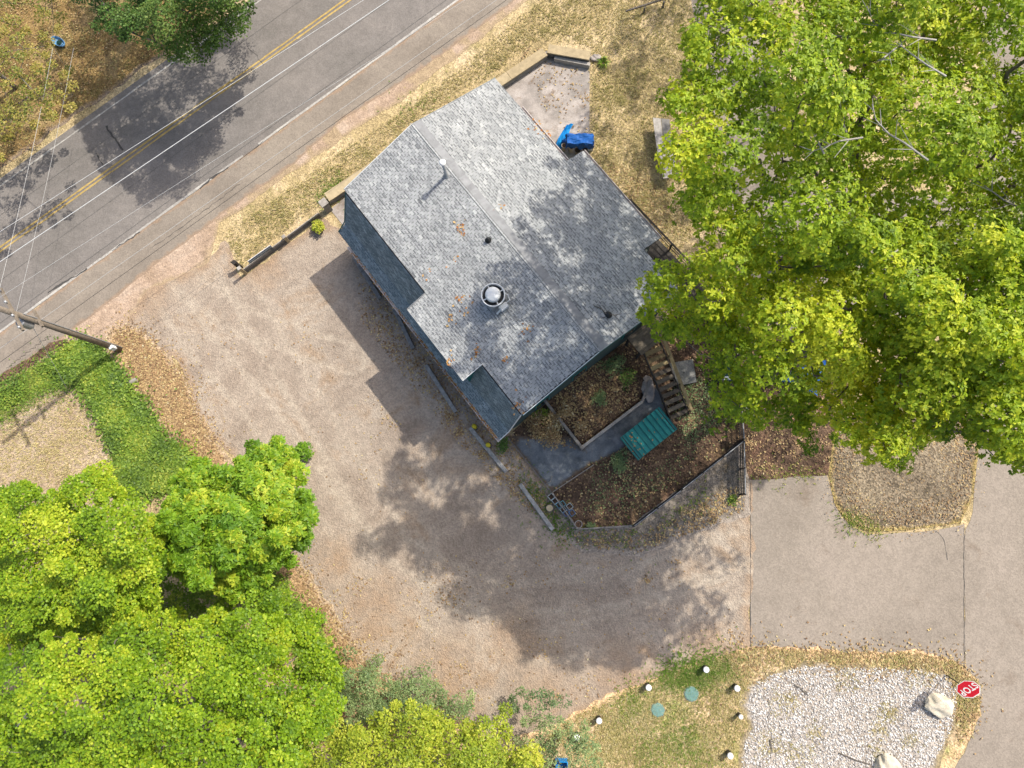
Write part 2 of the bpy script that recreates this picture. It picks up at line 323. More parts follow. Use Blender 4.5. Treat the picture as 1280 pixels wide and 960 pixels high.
# ------------------------------------------------------------------ ground sheets
def jitter_poly(poly, step, amp):
    out = []; n = len(poly); ph = rng.uniform(0, 6.28, 6)
    L = 0
    for i in range(n):
        a = Vector(poly[i][:2]).to_2d(); b = Vector(poly[(i+1) % n][:2]).to_2d(); d = b-a; k = max(1, int(d.length/step))
        nn = Vector((-d.y, d.x)).normalized() if d.length > 1e-6 else Vector((0, 0))
        for j in range(k):
            t = j/k; s = L+d.length*t
            o = amp*(.5*math.sin(s*1.1+ph[0])+.35*math.sin(s*2.7+ph[1])+.3*math.sin(s*6.1+ph[2]))+rng.normal(0, amp*.22)
            out.append(a+d*t+nn*o)
        L += d.length
    return out
def sheet(name, poly, z, m, amp=.12, step=.35, fade=.8, grid=.9, kind='structure', relief=0., extra=None):
    """thin sheet of ground with ragged outline; 'tone' is 0 on the outline and 1 inside"""
    p = jitter_poly(poly, step, amp) if amp else [Vector(q[:2]) for q in poly]
    n = len(p); q = np.array([(a[0], a[1]) for a in p]); lo, hi = q.min(0), q.max(0)
    gx, gy = np.meshgrid(np.arange(lo[0], hi[0], grid), np.arange(lo[1], hi[1], grid)); g = np.stack([gx.ravel(), gy.ravel()], 1)
    g = g+rng.uniform(-.2, .2, g.shape)*grid
    g = g[inpoly(g, q)]; d = edist(g, q) if len(g) else np.zeros(0); g = g[d > grid*.3]
    co = p+[Vector(a) for a in g]
    V, E, F, _, _, _ = delaunay_2d_cdt([Vector((a[0], a[1])) for a in co], [(i, (i+1) % n) for i in range(n)], [], 1, 1e-5)
    me = bpy.data.meshes.new(name); va = np.array([(v[0], v[1]) for v in V])
    dd = edist(va, q)
    zz = z+(relief*np.clip(dd/1.5, 0, 1) if relief else 0)*np.ones(len(va))
    me.from_pydata([(a[0], a[1], float(b)) for a, b in zip(va, zz)], [], F)
    at = me.attributes.new('tone', 'FLOAT', 'POINT'); at.data.foreach_set('value', np.clip(dd/fade, 0, 1).astype(np.float32))
    for k_, fn in (extra or {}).items(): me.attributes.new(k_, 'FLOAT', 'POINT').data.foreach_set('value', fn(va).astype(np.float32))
    me.update(); bm = bmesh.new(); bm.from_mesh(me); bmesh.ops.recalc_face_normals(bm, faces=bm.faces)
    if bm.faces and sum(f.normal.z for f in bm.faces) < 0: bmesh.ops.reverse_faces(bm, faces=bm.faces)
    bm.to_mesh(me); bm.free()
    return tag(link(name, me, m), kind=kind)
g = MB(); g.add([(-600, -600, 0), (600, -600, 0), (600, 600, 0), (-600, 600, 0)], [(0, 1, 2, 3)]); tag(g.build('ground', M['dry_ground']), kind='structure')

# main road: straight band through two surveyed centre-line points
c0, c1 = P(0, 312), P(430, 3); RD = (c1-c0).normalized(); RNv = Vector((RD.y, -RD.x, 0))     # RNv points to the house side
def off(px, py): return (P(px, py)-c0).dot(RNv)
def rp(s, o, z=0): q = c0+RD*s+RNv*o; return Vector((q.x, q.y, z))
oL = (off(0, 232)+off(215, 80))/2; oR = (off(37, 390)+off(410, 117)+off(570, 0))/3; oE = oR+2.2
tag(MB().add([rp(-250, oL-.45, .008), rp(300, oL-.45, .008), rp(300, oR+.1, .008), rp(-250, oR+.1, .008)], [(3, 2, 1, 0)]).build('road', M['asphalt_road']), kind='structure')
def smpx(pts): return PP(pts)
verge = [(-60, 520), (0, 480), (60, 445), (100, 430), (150, 425), (185, 365), (262, 330), (275, 280), (330, 240), (420, 178), (500, 126), (570, 72), (640, 16), (700, -30), (760, -70), (700, -60), (640, -15), (560, 60), (470, 115), (400, 165), (320, 225), (240, 270), (165, 330), (110, 380), (40, 430), (-60, 490)]
sheet('verge', PP(verge), .012, M['verge'], .12, .4, .5)
sh = [rp(s, oR+.08) for s in (-60, 160)]+[rp(s, oE+e) for s, e in ((160, 0), (40, .1), (30, .25), (25, .1), (22, -.2), (18, .3), (12, .2), (6, .35), (2, .6), (-2, .5), (-6, .3), (-60, .1))]
sheet('road_shoulder', sh, .016, M['shoulder'], .06, .4, .35, .6)
def stripe(name, o, wd, m, s0=-120, s1=200, z=.02, gaps=()):
    mb = MB(); s = s0
    while s < s1:
        L = 1.2 if -12 < s < 62 else 20.; e = min(s+L, s1)
        if not any(a < s < b for a, b in gaps):
            j = rng.normal(0, .012, 4) if L < 5 else (0,)*4
            mb.add([rp(s, o-wd/2+j[0], z), rp(e, o-wd/2+j[1], z), rp(e, o+wd/2+j[2], z), rp(s, o+wd/2+j[3], z)], [(3, 2, 1, 0)])
        s = e
    return tag(mb.build(name, m), kind='structure')
stripe('road_marking', oL, .11, M['paint_worn'])
stripe('road_marking', oR, .14, M['paint_worn'], gaps=[(15, 16.1)], z=.022)
stripe('road_marking', -.12, .11, M['paint_yellow']); stripe('road_marking', .14, .11, M['paint_yellow'])
def crack(pts, wd=.05, z=.024, name='road_crack'):
    mb = MB(); q = [P(*p) for p in pts]; path = []; jt = .035 if name == 'road_crack' else .008
    for a, b in zip(q[:-1], q[1:]):
        n = max(2, int((b-a).length/.25))
        for i in range(n): path.append(a+(b-a)*i/n+Vector((rng.normal(0, jt), rng.normal(0, jt), 0)))
    path.append(q[-1]); L = []; Rr = []
    for i, p in enumerate(path):
        d = (path[min(i+1, len(path)-1)]-path[max(i-1, 0)]).normalized(); n = Vector((-d.y, d.x, 0)); ww = wd*(.35+rng.random())*.5
        L.append(p+n*ww+VZ*z); Rr.append(p-n*ww+VZ*z)
    k = len(path); mb.add(L+Rr, [(i, i+k, i+k+1, i+1) for i in range(k-1)]); return tag(mb.build(name, M['crack']), kind='structure')
crack([(133, 158), (142, 170), (148, 180), (154, 188)], .14); crack([(120, 192), (130, 208)], .06)
crack([(176, 290), (160, 300), (150, 306), (140, 314)], .06); crack([(285, 210), (262, 224), (250, 236)], .13); crack([(110, 335), (95, 345), (75, 356), (60, 366)], .12)
crack([(330, 176), (318, 186), (300, 200)], .05); crack([(300, 230), (240, 275), (190, 310)], .03); crack([(310, 60), (318, 66), (330, 82)], .03)

sheet('ditch', PP([(-60, 545), (-20, 492), (20, 468), (60, 445), (92, 428), (75, 424), (40, 445), (0, 468), (-60, 510)]), .026, M['garden_soil'], .12, .3, .4, .5)
sheet('wooded_bank', PP([(-420, 500), (-200, 360), (0, 212), (110, 134), (212, 64), (330, -22), (520, -160), (300, -400), (-420, -300)]), .004, M['bank'], .15, .5, .8, .9)
for o_, w_ in ((oL+1.7, .02), (1.75, .025), (oR-.5, .03)):
    tag(MB().add([rp(-60, o_, .0225), rp(90, o_+.03, .0225), rp(90, o_+.03+w_, .0225), rp(-60, o_+w_, .0225)], [(3, 2, 1, 0)]).build('road_seam', M['seam']), kind='structure')
# side road and driveways
sheet('side_road', PP([(1222, 560), (1216, 640), (1206, 662), (1206, 835), (1224, 850), (1226, 892), (1205, 940), (1180, 985), (1110, 1100), (1420, 1100), (1420, 500), (1400, 100), (1390, -260), (1215, -260), (1225, 60), (1235, 300), (1232, 480)]), .012, M['asphalt_drive'], .05, .5, .5)
sheet('driveway', PP([(937, 598), (985, 594), (1033, 592), (1044, 632), (1060, 655), (1082, 668), (1110, 668), (1170, 662), (1206, 655), (1206, 832), (1185, 822), (1150, 817), (1000, 814), (938, 812)]), .016, M['asphalt_drive'], .05, .5, .4)
sheet('rear_drive', PP([(845, -60), (870, 20), (885, 130), (900, 215), (915, 300), (945, 395), (1005, 420), (1080, 400), (1230, 400), (1232, 250), (1110, 240), (1010, 230), (975, 140), (955, -60)]), .008, M['asphalt_drive'], .12, .5, .5)
crack([(1205, 660), (1204.5, 720), (1205, 770), (1205, 826)], .035, .022, 'paving_joint'); crack([(938, 600), (938, 700), (937.5, 808)], .04, .022, 'paving_joint')
crack([(1172, 665), (1180, 675), (1184, 700)], .03, .022, 'paving_joint')
# gravel lot and other ground covers
lot = [(150, 418), (186, 362), (262, 328), (283, 300), (302, 346), (330, 330), (360, 305), (405, 272), (440, 300), (640, 545), (700, 640), (740, 665), (800, 645), (848, 600), (928, 540), (942, 602), (938, 808), (900, 822), (850, 838), (790, 858), (740, 885), (705, 915), (660, 930), (560, 910), (470, 860), (410, 800), (360, 720), (345, 640), (290, 572), (262, 545), (243, 510), (232, 470), (215, 448), (180, 430)]
def pathdist(va, pts):
    q = np.array([tuple(P(*p))[:2] for p in pts]); d = np.full(len(va), 1e9)
    for a, b in zip(q[:-1], q[1:]):
        ab = b-a; t = np.clip(((va-a) @ ab)/(ab @ ab), 0, 1); d = np.minimum(d, np.linalg.norm(va-(a+t[:, None]*ab), axis=1))
    return d
def tracks(va):
    o = np.zeros(len(va))
    for pts in ([(190, 340), (250, 430), (330, 520), (400, 620), (460, 700), (560, 780), (680, 810), (800, 780), (935, 730)], [(280, 320), (340, 430), (420, 560), (500, 690), (620, 750), (760, 740), (935, 680)], [(230, 350), (300, 400), (440, 450)]):
        d = pathdist(va, pts); o = np.maximum(o, np.exp(-((d-.8)/.32)**2))
    return o
def dirt(va):
    o = np.zeros(len(va))
    for x, y, r in ((470, 760, 2.6), (560, 850, 3.), (680, 880, 2.6), (640, 800, 2.), (230, 310, 2.8), (180, 370, 2.2), (420, 700, 1.6), (780, 840, 2.2), (330, 340, 1.5), (880, 810, 1.6)):
        c = P(x, y); o = np.maximum(o, np.exp(-(np.hypot(va[:, 0]-c.x, va[:, 1]-c.y)/r)**2))
    return o
sheet('gravel_lot', PP(lot), .02, M['gravel'], .16, .3, 1.1, .33, extra={'track': tracks, 'dirt': dirt})
sheet('leaf_strewn_soil', PP([(135, 408), (165, 405), (205, 440), (232, 468), (246, 512), (268, 548), (300, 585), (320, 620), (240, 610), (215, 555), (180, 500), (150, 460), (128, 440)]), .024, M['litter_soil'], .15, .3, .9)
sheet('leaf_strewn_soil', PP([(352, 660), (372, 690), (400, 742), (435, 790), (470, 838), (520, 872), (600, 905), (640, 960), (400, 960), (330, 800), (310, 700)]), .024, M['litter_soil'], .2, .3, 1.2)
sheet('meadow', PP([(-80, 560), (0, 512), (60, 482), (100, 478), (122, 500), (140, 545), (160, 600), (190, 680), (-80, 780)]), .012, M['meadow'], .15, .4, 1.0)
sheet('lawn', PP([(640, 925), (700, 900), (745, 878), (795, 855), (850, 836), (905, 820), (937, 806), (1000, 811), (1150, 815), (1190, 825), (1222, 850), (1224, 892), (1200, 940), (1150, 1020), (1080, 1120), (600, 1120)]), .024, M['lawn'], .16, .3, .9, .7)
sheet('white_gravel_bed', PP([(921, 935), (935, 905), (925, 880), (938, 850), (965, 838), (1005, 826), (1040, 830), (1100, 831), (1150, 834), (1184, 840), (1198, 862), (1200, 890), (1188, 925), (1168, 960), (1140, 1010), (1100, 1060), (960, 1060), (918, 990)]), .028, M['white_gravel'], .2, .3, .8, .7)
ISL = [(1035, 590), (1042, 628), (1055, 650), (1080, 662), (1110, 664), (1160, 660), (1200, 654), (1212, 630), (1220, 590), (1226, 535), (1228, 440), (1120, 430), (1060, 500), (1040, 545)]
sheet('mulch_island', PP(ISL), .03, M['mulch'], .06, .3, .35, .6, relief=.1)
GARD = [(640, 540), (690, 614), (722, 660), (790, 655), (848, 612), (926, 551), (937, 600), (1035, 594), (1042, 545), (1080, 480), (1060, 420), (920, 410), (850, 390), (760, 440)]
sheet('garden_soil', PP(GARD), .032, M['garden_soil'], .05, .4, .5, .6)
WALK = [(640, 552), (662, 582), (690, 612), (735, 580), (776, 562), (800, 540), (834, 512), (824, 490), (800, 502), (727, 561), (712, 560), (680, 556)]
sheet('slate_walk', PP([(634, 545), (662, 582), (690, 615), (712, 599), (740, 580), (776, 565), (800, 540), (836, 512), (826, 488), (812, 478), (800, 500), (727, 559), (715, 545), (700, 548), (670, 545)]), .038, M['slate_walk'], .03, .3, .3, .5)
sheet('shade_margin', PP([(648, 596), (690, 662), (728, 692), (800, 694), (870, 668), (936, 642), (938, 600), (926, 550), (848, 611), (790, 655), (722, 660), (690, 614)]), .0225, M['margin'], .14, .3, .9, .5)  # darker soil sheet painting in the shade outside the garden fence
sheet('patio', PP([(610, 120), (683, 64), (737, 70), (737, 196), (712, 204)]), .026, M['concrete'], .0, .5, .5, .5)
sheet('front_path', PP([(413, 262), (440, 240), (560, 150), (620, 104), (640, 125), (560, 220), (434, 288)]), .024, M['concrete'], .0, .5, .5, .6)

# ------------------------------------------------------------------ house
HL = 15.1
def roof_z(v): return 6.6-.2316*(4.75-v) if v < 4.75 else 6.6-.245*(v-4.75)
house = empty('house', HP(HL/2, 4.7, 0), 'grey shingled house with a low gable roof and steep lower slopes', 'house')
wv = MB()
prof = [(-.75, 0), (9.75, 0), (9.75, roof_z(9.75)-.16), (4.75, 6.6-.16), (.1, roof_z(.1)-.16), (-.05, 5.25), (-.75, 3.2)]
u0, u1 = .28, HL-.28; n = len(prof)
wv.add([HP(u0, v, z) for v, z in prof]+[HP(u1, v, z) for v, z in prof], [tuple(range(n)), tuple(range(2*n-1, n-1, -1))]+[(i, n+i, n+(i+1) % n, (i+1) % n) for i in range(n)])
wall = wv.build('wall', M['wall'], house)
aw = MB(); aw.add([HP(u, v, z) for u in (6.3, 12.1) for v, z in ((9.7, 0), (10.9, 0), (10.9, 4.95), (9.7, 5.2))], [(0, 1, 2, 3), (7, 6, 5, 4), (0, 4, 5, 1), (1, 5, 6, 2), (2, 6, 7, 3), (3, 7, 4, 0)]); aw.build('side_bay_wall', M['wall'], house)
def plane(name, ua, ub, va, za, vb, zb, m, steep=False, thick=.1):
    """roof plane between (va,za) high edge and (vb,zb) low edge, decked, then covered with single shingle tabs"""
    a, b = HP(ua, va, za), HP(ub, va, za); d = HP(ua, vb, zb)-a; Ls = d.length; d.normalize()
    nn = VU.cross(d); nn = nn if nn.z > 0 else -nn
    deck = MB().box((a+b)/2+d*Ls/2-nn*thick/2, VU*(ub-ua)/2, d*Ls/2, nn*thick/2); dk = deck.build(name, M['roof_deck'], house)
    mb = MB(); ex, tw = .14, .285; rows = int(math.ceil(Ls/ex))
    for r in range(rows):
        y1 = Ls-r*ex+.012; y0 = max(y1-ex-.004, 0.004)
        if y1-y0 < .03: continue
        x = ua+.0-(tw/2 if r % 2 else 0)+rng.uniform(-.02, .02); rt = rng.normal(0, .035)
        while x < ub:
            xa, xb = max(x+.009, ua), min(x+tw-.009, ub)
            if xb-xa > .04:
                t = .56+rt+rng.normal(0, .13)
                if rng.random() < .05: t -= .2
                hh = rng.uniform(.022, .04)
                V = [a+VU*(xa-ua)+d*y0+nn*.002, a+VU*(xb-ua)+d*y0+nn*.002, a+VU*(xb-ua)+d*y1+nn*hh, a+VU*(xa-ua)+d*y1+nn*hh,
                     a+VU*(xb-ua)+d*y1-nn*.002, a+VU*(xa-ua)+d*y1-nn*.002]
                if VU.cross(d).z > 0: F = [(0, 1, 2, 3), (3, 2, 4, 5)]
                else: F = [(3, 2, 1, 0), (5, 4, 2, 3)]
                mb.add(V, F, min(1, max(0, t)))
                if rng.random() < .6:                        # dark granule band on the tab, painting in the shadow at its edge
                    ya, yb = y1-.06, y1-.004; hb = lambda y: .002+(hh-.002)*(y-y0)/(y1-y0)+.0015; xs = xa+(xb-xa)*rng.uniform(0, .25); xe = xb-(xb-xa)*rng.uniform(0, .25)
                    B = [a+VU*(xx-ua)+d*yy+nn*hb(yy) for xx, yy in ((xs, ya), (xe, ya), (xe, yb), (xs, yb))]
                    mb.add(B, [(0, 1, 2, 3) if VU.cross(d).z > 0 else (3, 2, 1, 0)], max(0, rng.normal(.08, .06)))
            x += tw
    o = mb.build('shingles', m, dk); o['kind'] = 'stuff'; return dk
plane('roof_left', -.12, HL+.05, 4.73, 6.6, 0, 5.5, M['shingle'])
plane('roof_right', -.12, HL+.1, 4.77, 6.6, 10.08, roof_z(10.08), M['shingle'])
plane('dormer_roof', 7.17, 11.9, -.004, 5.497, -1.27, 5.5-.2316*1.27, M['shingle'])
plane('side_bay_roof', 6.05, 12.32, 10.084, roof_z(10.084)-.001, 11.17, roof_z(11.17), M['shingle'])
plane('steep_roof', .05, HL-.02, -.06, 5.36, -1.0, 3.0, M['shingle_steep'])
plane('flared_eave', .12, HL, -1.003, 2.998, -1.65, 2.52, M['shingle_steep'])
ds = MB(); zt = 5.16   # dormer body
ds.add([HP(u, v, z) for u in (7.35, 11.72) for v, z in ((-.1, 5.3), (-1.05, zt-.08), (-1.05, 2.95), (-.3, 4.6))], [(0, 1, 2, 3), (7, 6, 5, 4), (1, 5, 6, 2), (0, 4, 5, 1), (2, 6, 7, 3), (3, 7, 4, 0)])
dw = ds.build('dormer_wall', M['teal_trim'], house)
for uu in (8.2, 9.5, 10.8):
    wn = MB().box(HP(uu, -1.06, 4.1), VU*.42, VV*.03, VZ*.5).build('window', M['white_metal'], house)
    MB().box(HP(uu, -1.1, 4.1), VU*.35, VV*.012, VZ*.43).build('pane', M['glass'], wn)
MB().box(HP(7.5, 4.76, 6.63), VU*(HL/2+.15), VV*.02, VZ*.015).build('ridge_cap', M['ridge'], house)
rs = MB()
k = int(HL/.3)
for i in range(k+1):
    ua = -.1+i*.3; sl = Vector((HV[0], HV[1], -.245)).normalized(); nn = sl.cross(VU); nn = nn if nn.z > 0 else -nn
    rs.box(HP(ua+.15, 5.07, roof_z(5.07)+.035+.003*(i % 2)), VU*.1497, sl*.22, nn*.008)
rs.build('ridge_strip', M['ridge_dark'], house)
# trims
def trim(name, pts, wd, hh, m): 
    mb = MB()
    for a, b in zip(pts[:-1], pts[1:]): mb.bar(a, b, wd, hh)
    return mb.build(name, m, house)
for uu, s in ((-.13, -1), (HL+.12, 1)):
    trim('bargeboard', [HP(uu, -.0, 5.44), HP(uu, 4.75, 6.53)], .03, .2, M['teal_trim'])
    trim('bargeboard', [HP(uu, 4.75, 6.53), HP(uu, 10.1, roof_z(10.1)-.06)], .03, .2, M['teal_trim'])
    trim('drip_edge', [HP(uu-.01*s, .0, 5.535), HP(uu-.01*s, 4.73, 6.632)], .035, .02, M['white_metal'])
    trim('drip_edge', [HP(uu-.01*s, 4.78, 6.632), HP(uu-.01*s, 10.08, roof_z(10.08)+.034)], .035, .02, M['ridge'])
ue = HL+.03
trim('steep_edge_trim', [HP(ue, -.06, 5.4), HP(ue, -1.02, 3.02), HP(ue, -1.66, 2.55)], .05, .05, M['white_metal'])
trim('steep_edge_trim', [HP(.02, -.06, 5.4), HP(.06, -1.02, 3.02), HP(.1, -1.66, 2.55)], .05, .05, M['teal_trim'])
trim('dormer_edge_trim', [HP(7.15, .0, 5.53), HP(7.15, -1.28, 5.24)], .03, .1, M['ridge'])
trim('dormer_edge_trim', [HP(11.92, .0, 5.53), HP(11.92, -1.28, 5.24)], .03, .1, M['white_metal'])
trim('dormer_edge_trim', [HP(7.15, -1.29, 5.2), HP(11.92, -1.29, 5.2)], .03, .1, M['ridge'])
def gutter(ua, ub, v, z, s, nm='gutter', rim=M['gutter']):
    mb = MB()
    for o, zz, hw, hh in ((.0, -.06, .06, .006), (-.06, 0, .008, .06), (.06, 0, .012, .065)):
        mb.box(HP((ua+ub)/2, v+s*o, z+zz), VU*(ub-ua)/2, VV*hw, VZ*hh)
    return mb.build(nm, rim, house)
gutter(1.1, HL+.06, -1.76, 2.47, -1)
gutter(2.1, 6.0, 10.17, roof_z(10.08)-.06, 1)
gutter(6.05, 12.3, 11.25, roof_z(11.17)-.06, 1)
ds1 = MB().tube([HP(13.55, -1.8, 2.42), HP(13.55, -1.75, 2.2), HP(13.55, -1.0, 1.7), HP(13.55, -.86, 1.5), HP(13.55, -.86, .25), HP(13.55, -1.3, .08)], .06, 8); ds1.build('downspout', M['white_metal'], house)
MB().tube([HP(12.36, 10.3, 4.95), HP(12.45, 9.95, 4.6), HP(12.45, 9.9, .2)], .05, 8).build('downspout', M['white_metal'], house)
# doors and windows in the walls
def win(u, v, z, hw, hh, ax, nrm, nm='window'):
    o = MB().box(HP(u, v, z), ax*hw, nrm*.035, VZ*hh).build(nm, M['teal_trim'], house)
    MB().box(HP(u, v, z)+nrm*.03, ax*(hw-.07), nrm*.012, VZ*(hh-.07)).build('pane', M['glass'], o)
for uu in (2.5, 5.5, 8.8): win(uu, -.78, 1.5, .5, .55, VU, -VV)
for vv in (1.4, 4.0): win(u1+.02, vv, 1.6, .5, .6, VV, VU)
win(u1+.02, 7.4, 2.95, .45, 1.02, VV, VU, 'door'); win(u1+.02, 4.7, 4.6, .5, .5, VV, VU); win(u0-.02, 3, 1.6, .6, .6, VV, -VU); win(u0-.02, 7, 1.6, .6, .6, VV, -VU)
for uu in (1.5, 4.0): win(uu, 9.77, 1.6, .5, .6, VU, VV)
# vents on the roof
def vroof(u, v, h, r, m, nm, cap=None):
    o = MB().lathe(HP(u, v, roof_z(v)-.05), [(r*2.2, .05), (r*2.0, .1), (r, .14), (r, h)], 16).build(nm, m, house, True)
    if cap: MB().lathe(HP(u, v, roof_z(v)-.05), [(r*1.1, h-.02), (cap, h+.03), (cap, h+.09), (cap*.5, h+.13), (.02, h+.14)], 20).build('vent_cap', M['white_metal'], o, True)
vroof(3.25, 4.5, 1.4, .085, M['grey_metal'], 'vent_pipe', .17)
vroof(7.3, 4.05, .3, .08, M['dark_metal'], 'vent_pipe')
vroof(14.0, 6.3, .3, .09, M['dark_metal'], 'vent_pipe')
fu, fv = 9.82, 2.45; fz = roof_z(fv)
fan = MB().lathe(HP(fu, fv, fz), [(.36, .3), (.4, .45), (.44, .62)], 28).build('exhaust_fan', M['white_metal'], house)
MB().bev(HP(fu, fv, fz+.12), VU*.42, VV*.42, VZ*.22, .03).build('fan_curb', M['grey_metal'], fan)
MB().lathe(HP(fu, fv, fz), [(.46, .55), (.57, .66), (.6, .84), (.585, .86), (.545, .86), (.53, .7), (.42, .64)], 36).build('fan_bowl', M['white_metal'], fan, False)
MB().lathe(HP(fu, fv, fz), [(.41, .645), (.525, .66), (.525, .7), (.41, .7)], 36).build('fan_throat', M['dark_metal'], fan)
MB().lathe(HP(fu, fv, fz), [(.36, .7), (.38, .9), (.37, .98), (.3, 1.03), (.02, 1.05)], 32).build('motor_cap', M['white_metal'], fan, True)
for a in (0.5, 2.07, 3.64, 5.21):
    dvec = Vector((math.cos(a), math.sin(a), 0)); MB().bar(HP(fu, fv, fz+.8)+dvec*.34, HP(fu, fv, fz+.8)+dvec*.56, .05, .04).build('fan_strut', M['white_metal'], fan)
MB().bev(HP(fu+.65, fv+.1, fz+.28), VU*.14, VV*.22, VZ*.12, .02).tube([HP(fu+.6, fv+.3, fz+.35), HP(fu+.62, fv+.52, fz+.5), HP(fu+.4, fv+.6, fz+.6), HP(fu+.2, fv+.5, fz+.6)], .025, 6).bar(HP(fu+.65, fv-.05, fz+.2), HP(fu+.65, fv-.35, fz-.02), .08, .08).build('fan_switch_box', M['white_metal'], fan)

# ------------------------------------------------------------------ leaf scatter
def leaves(name, C, D, Nn, L, W, tone, m, parent=None, fold=.18):
    """kite-shaped folded leaves: base C, axis D, normal Nn"""
    D = D/np.linalg.norm(D, axis=1, keepdims=True); S = np.cross(Nn, D); S /= np.linalg.norm(S, axis=1, keepdims=True)+1e-9; Nn = np.cross(D, S)
    L = L[:, None]; W = W[:, None]; k = len(C)
    V = np.empty((k, 4, 3)); mid = C+D*L*.55
    V[:, 0] = C; V[:, 1] = mid+S*W*.5+Nn*W*fold; V[:, 2] = C+D*L; V[:, 3] = mid-S*W*.5+Nn*W*fold
    b = np.arange(k)[:, None]*4; F = np.concatenate([b+np.array([[0, 2, 1]]), b+np.array([[0, 3, 2]])], 1).reshape(-1, 3)
    return np_mesh(name, V.reshape(-1, 3), F, np.repeat(np.clip(tone, 0, 1), 4), m, parent)
def rnd_unit(n):
    v = rng.normal(0, 1, (n, 3)); return v/np.linalg.norm(v, axis=1, keepdims=True)
def litter(name, specs, m, L=(.08, .16), fe=.45, excl=(), tonefun=None):
    """fallen leaves: specs = list of (photo polygon, count, clumpiness, ground height)"""
    Cs = []; 
    for poly, n, cl, z in specs:
        wp = [P(x, y, z) for x, y in poly]; p = feather(sample(wp, int(n*(3 if cl else 1))), .0 if z > .2 else fe)
        if cl:
            kk = max(4, int(n/cl)); cen = sample(wp, kk); rad = rng.uniform(.15, .9, kk)
            idx = rng.integers(0, kk, len(p)); q = cen[idx]+rng.normal(0, 1, p.shape)*rad[idx][:, None]
            p = np.where(rng.random((len(p), 1)) < .65, q, p)[:n*3]; p = p[inpoly(p, wp)][:n]
        for e in excl: p = p[~inpoly(p, [P(*q) for q in e])]
        Cs.append(np.concatenate([p, np.full((len(p), 1), z)], 1))
    C = np.concatenate(Cs); k = len(C); C[:, 2] += rng.uniform(.012, .04, k)
    a = rng.uniform(0, 6.283, k); D = np.stack([np.cos(a), np.sin(a), rng.uniform(-.1, .25, k)], 1)
    Nn = np.stack([rng.normal(0, .3, k), rng.normal(0, .3, k), np.ones(k)], 1)
    Ls = rng.uniform(*L, k)
    return tag(leaves(name, C, D, Nn, Ls, Ls*rng.uniform(.5, .8, k), rng.beta(2, 2, k) if tonefun is None else tonefun(k), m), kind='stuff')
def grass(name, specs, m, H=(.05, .14), fe=.2):
    V = []; T = []
    for poly, n, tlo, thi in specs:
        wp = [P(x, y) for x, y in poly]; p = sample(wp, n)
        cen = sample(wp, max(6, n//60)); rad = rng.uniform(.1, .6, len(cen)); idx = rng.integers(0, len(cen), len(p))
        q = cen[idx]+rng.normal(0, 1, p.shape)*rad[idx][:, None]; p = np.where(rng.random((len(p), 1)) < .5, q, p); p = feather(p[inpoly(p, wp)], fe); k = len(p)
        t0 = np.sin(p[:, 0]*.9+1.3)*np.sin(p[:, 1]*.8+.4)*.5+np.sin(p[:, 0]*2.1+p[:, 1]*1.7)*.3
        tt = np.clip((tlo+thi)/2+(thi-tlo)*(.3*t0+rng.normal(0, .28, k)), 0, 1)
        for j in range(4):
            a = rng.uniform(0, 6.283, k); h = rng.uniform(*H, k); wd = rng.uniform(.008, .022, k); ln = h*rng.uniform(.5, 1.3, k)
            d = np.stack([np.cos(a), np.sin(a)], 1); s = np.stack([-d[:, 1], d[:, 0]], 1)
            v = np.zeros((k, 3, 3)); v[:, 0, :2] = p+s*wd[:, None]; v[:, 1, :2] = p-s*wd[:, None]; v[:, 2, :2] = p+d*ln[:, None]
            v[:, :2, 2] = .026; v[:, 2, 2] = .026+h; V.append(v.reshape(-1, 3)); T.append(np.repeat(tt, 3))
    V = np.concatenate(V); T = np.concatenate(T); F = np.arange(len(V)).reshape(-1, 3)
    return tag(np_mesh(name, V, F, T, m), kind='stuff')
STRIP = [(280, 290), (330, 258), (420, 194), (500, 143), (570, 90), (640, 30), (720, -30), (860, -30), (885, 130), (905, 260), (830, 330), (740, 200), (738, 60), (680, 45), (610, 95), (430, 228), (300, 335)]
LAWN = [(680, 930), (700, 905), (745, 882), (795, 858), (850, 838), (905, 820), (937, 808), (1000, 813), (1150, 817), (1190, 827), (1222, 852), (1222, 892), (1200, 935), (1198, 862), (1180, 838), (1100, 829), (1005, 824), (940, 845), (925, 880), (935, 905), (918, 940), (918, 1000), (680, 1000)]
grass('dry_grass', [(STRIP, 22000, .1, 1.), (LAWN, 14000, .1, 1.), ([(-40, 560), (0, 515), (60, 485), (120, 500), (160, 600), (100, 640), (-40, 650)], 6000, .5, 1.),
    ([(-40, 170), (0, 200), (210, 60), (110, -30), (-40, -30)], 2200, .0, .7)], M['grass_dry'])
grass('green_grass', [([(820, 845), (850, 825), (905, 820), (920, 840), (880, 860), (830, 862)], 2200, .1, .7), ([(775, 870), (800, 858), (800, 895), (770, 900)], 500, .2, .9), ([(800, 920), (880, 900), (900, 960), (800, 960)], 1200, .2, 1.),
    ([(1050, 640), (1060, 655), (1100, 664), (1100, 655), (1060, 635)], 500, .4, 1.), ([(700, 655), (800, 665), (880, 610), (890, 620), (800, 680), (690, 680)], 350, .1, .9),
    ([(950, 590), (1032, 590), (1032, 594), (950, 596)], 250, .6, 1.), ([(-20, 510), (60, 455), (110, 440), (105, 475), (60, 490), (-20, 540)], 5000, .2, .9), ([(480, 160), (520, 120), (560, 110), (530, 150)], 130, .2, .9), ([(395, 245), (425, 222), (430, 235), (400, 258)], 400, .1, .7), ([(660, 590), (690, 640), (720, 668), (700, 670), (650, 600)], 500, .1, .7)], M['grass_green'], (.06, .16), .75)
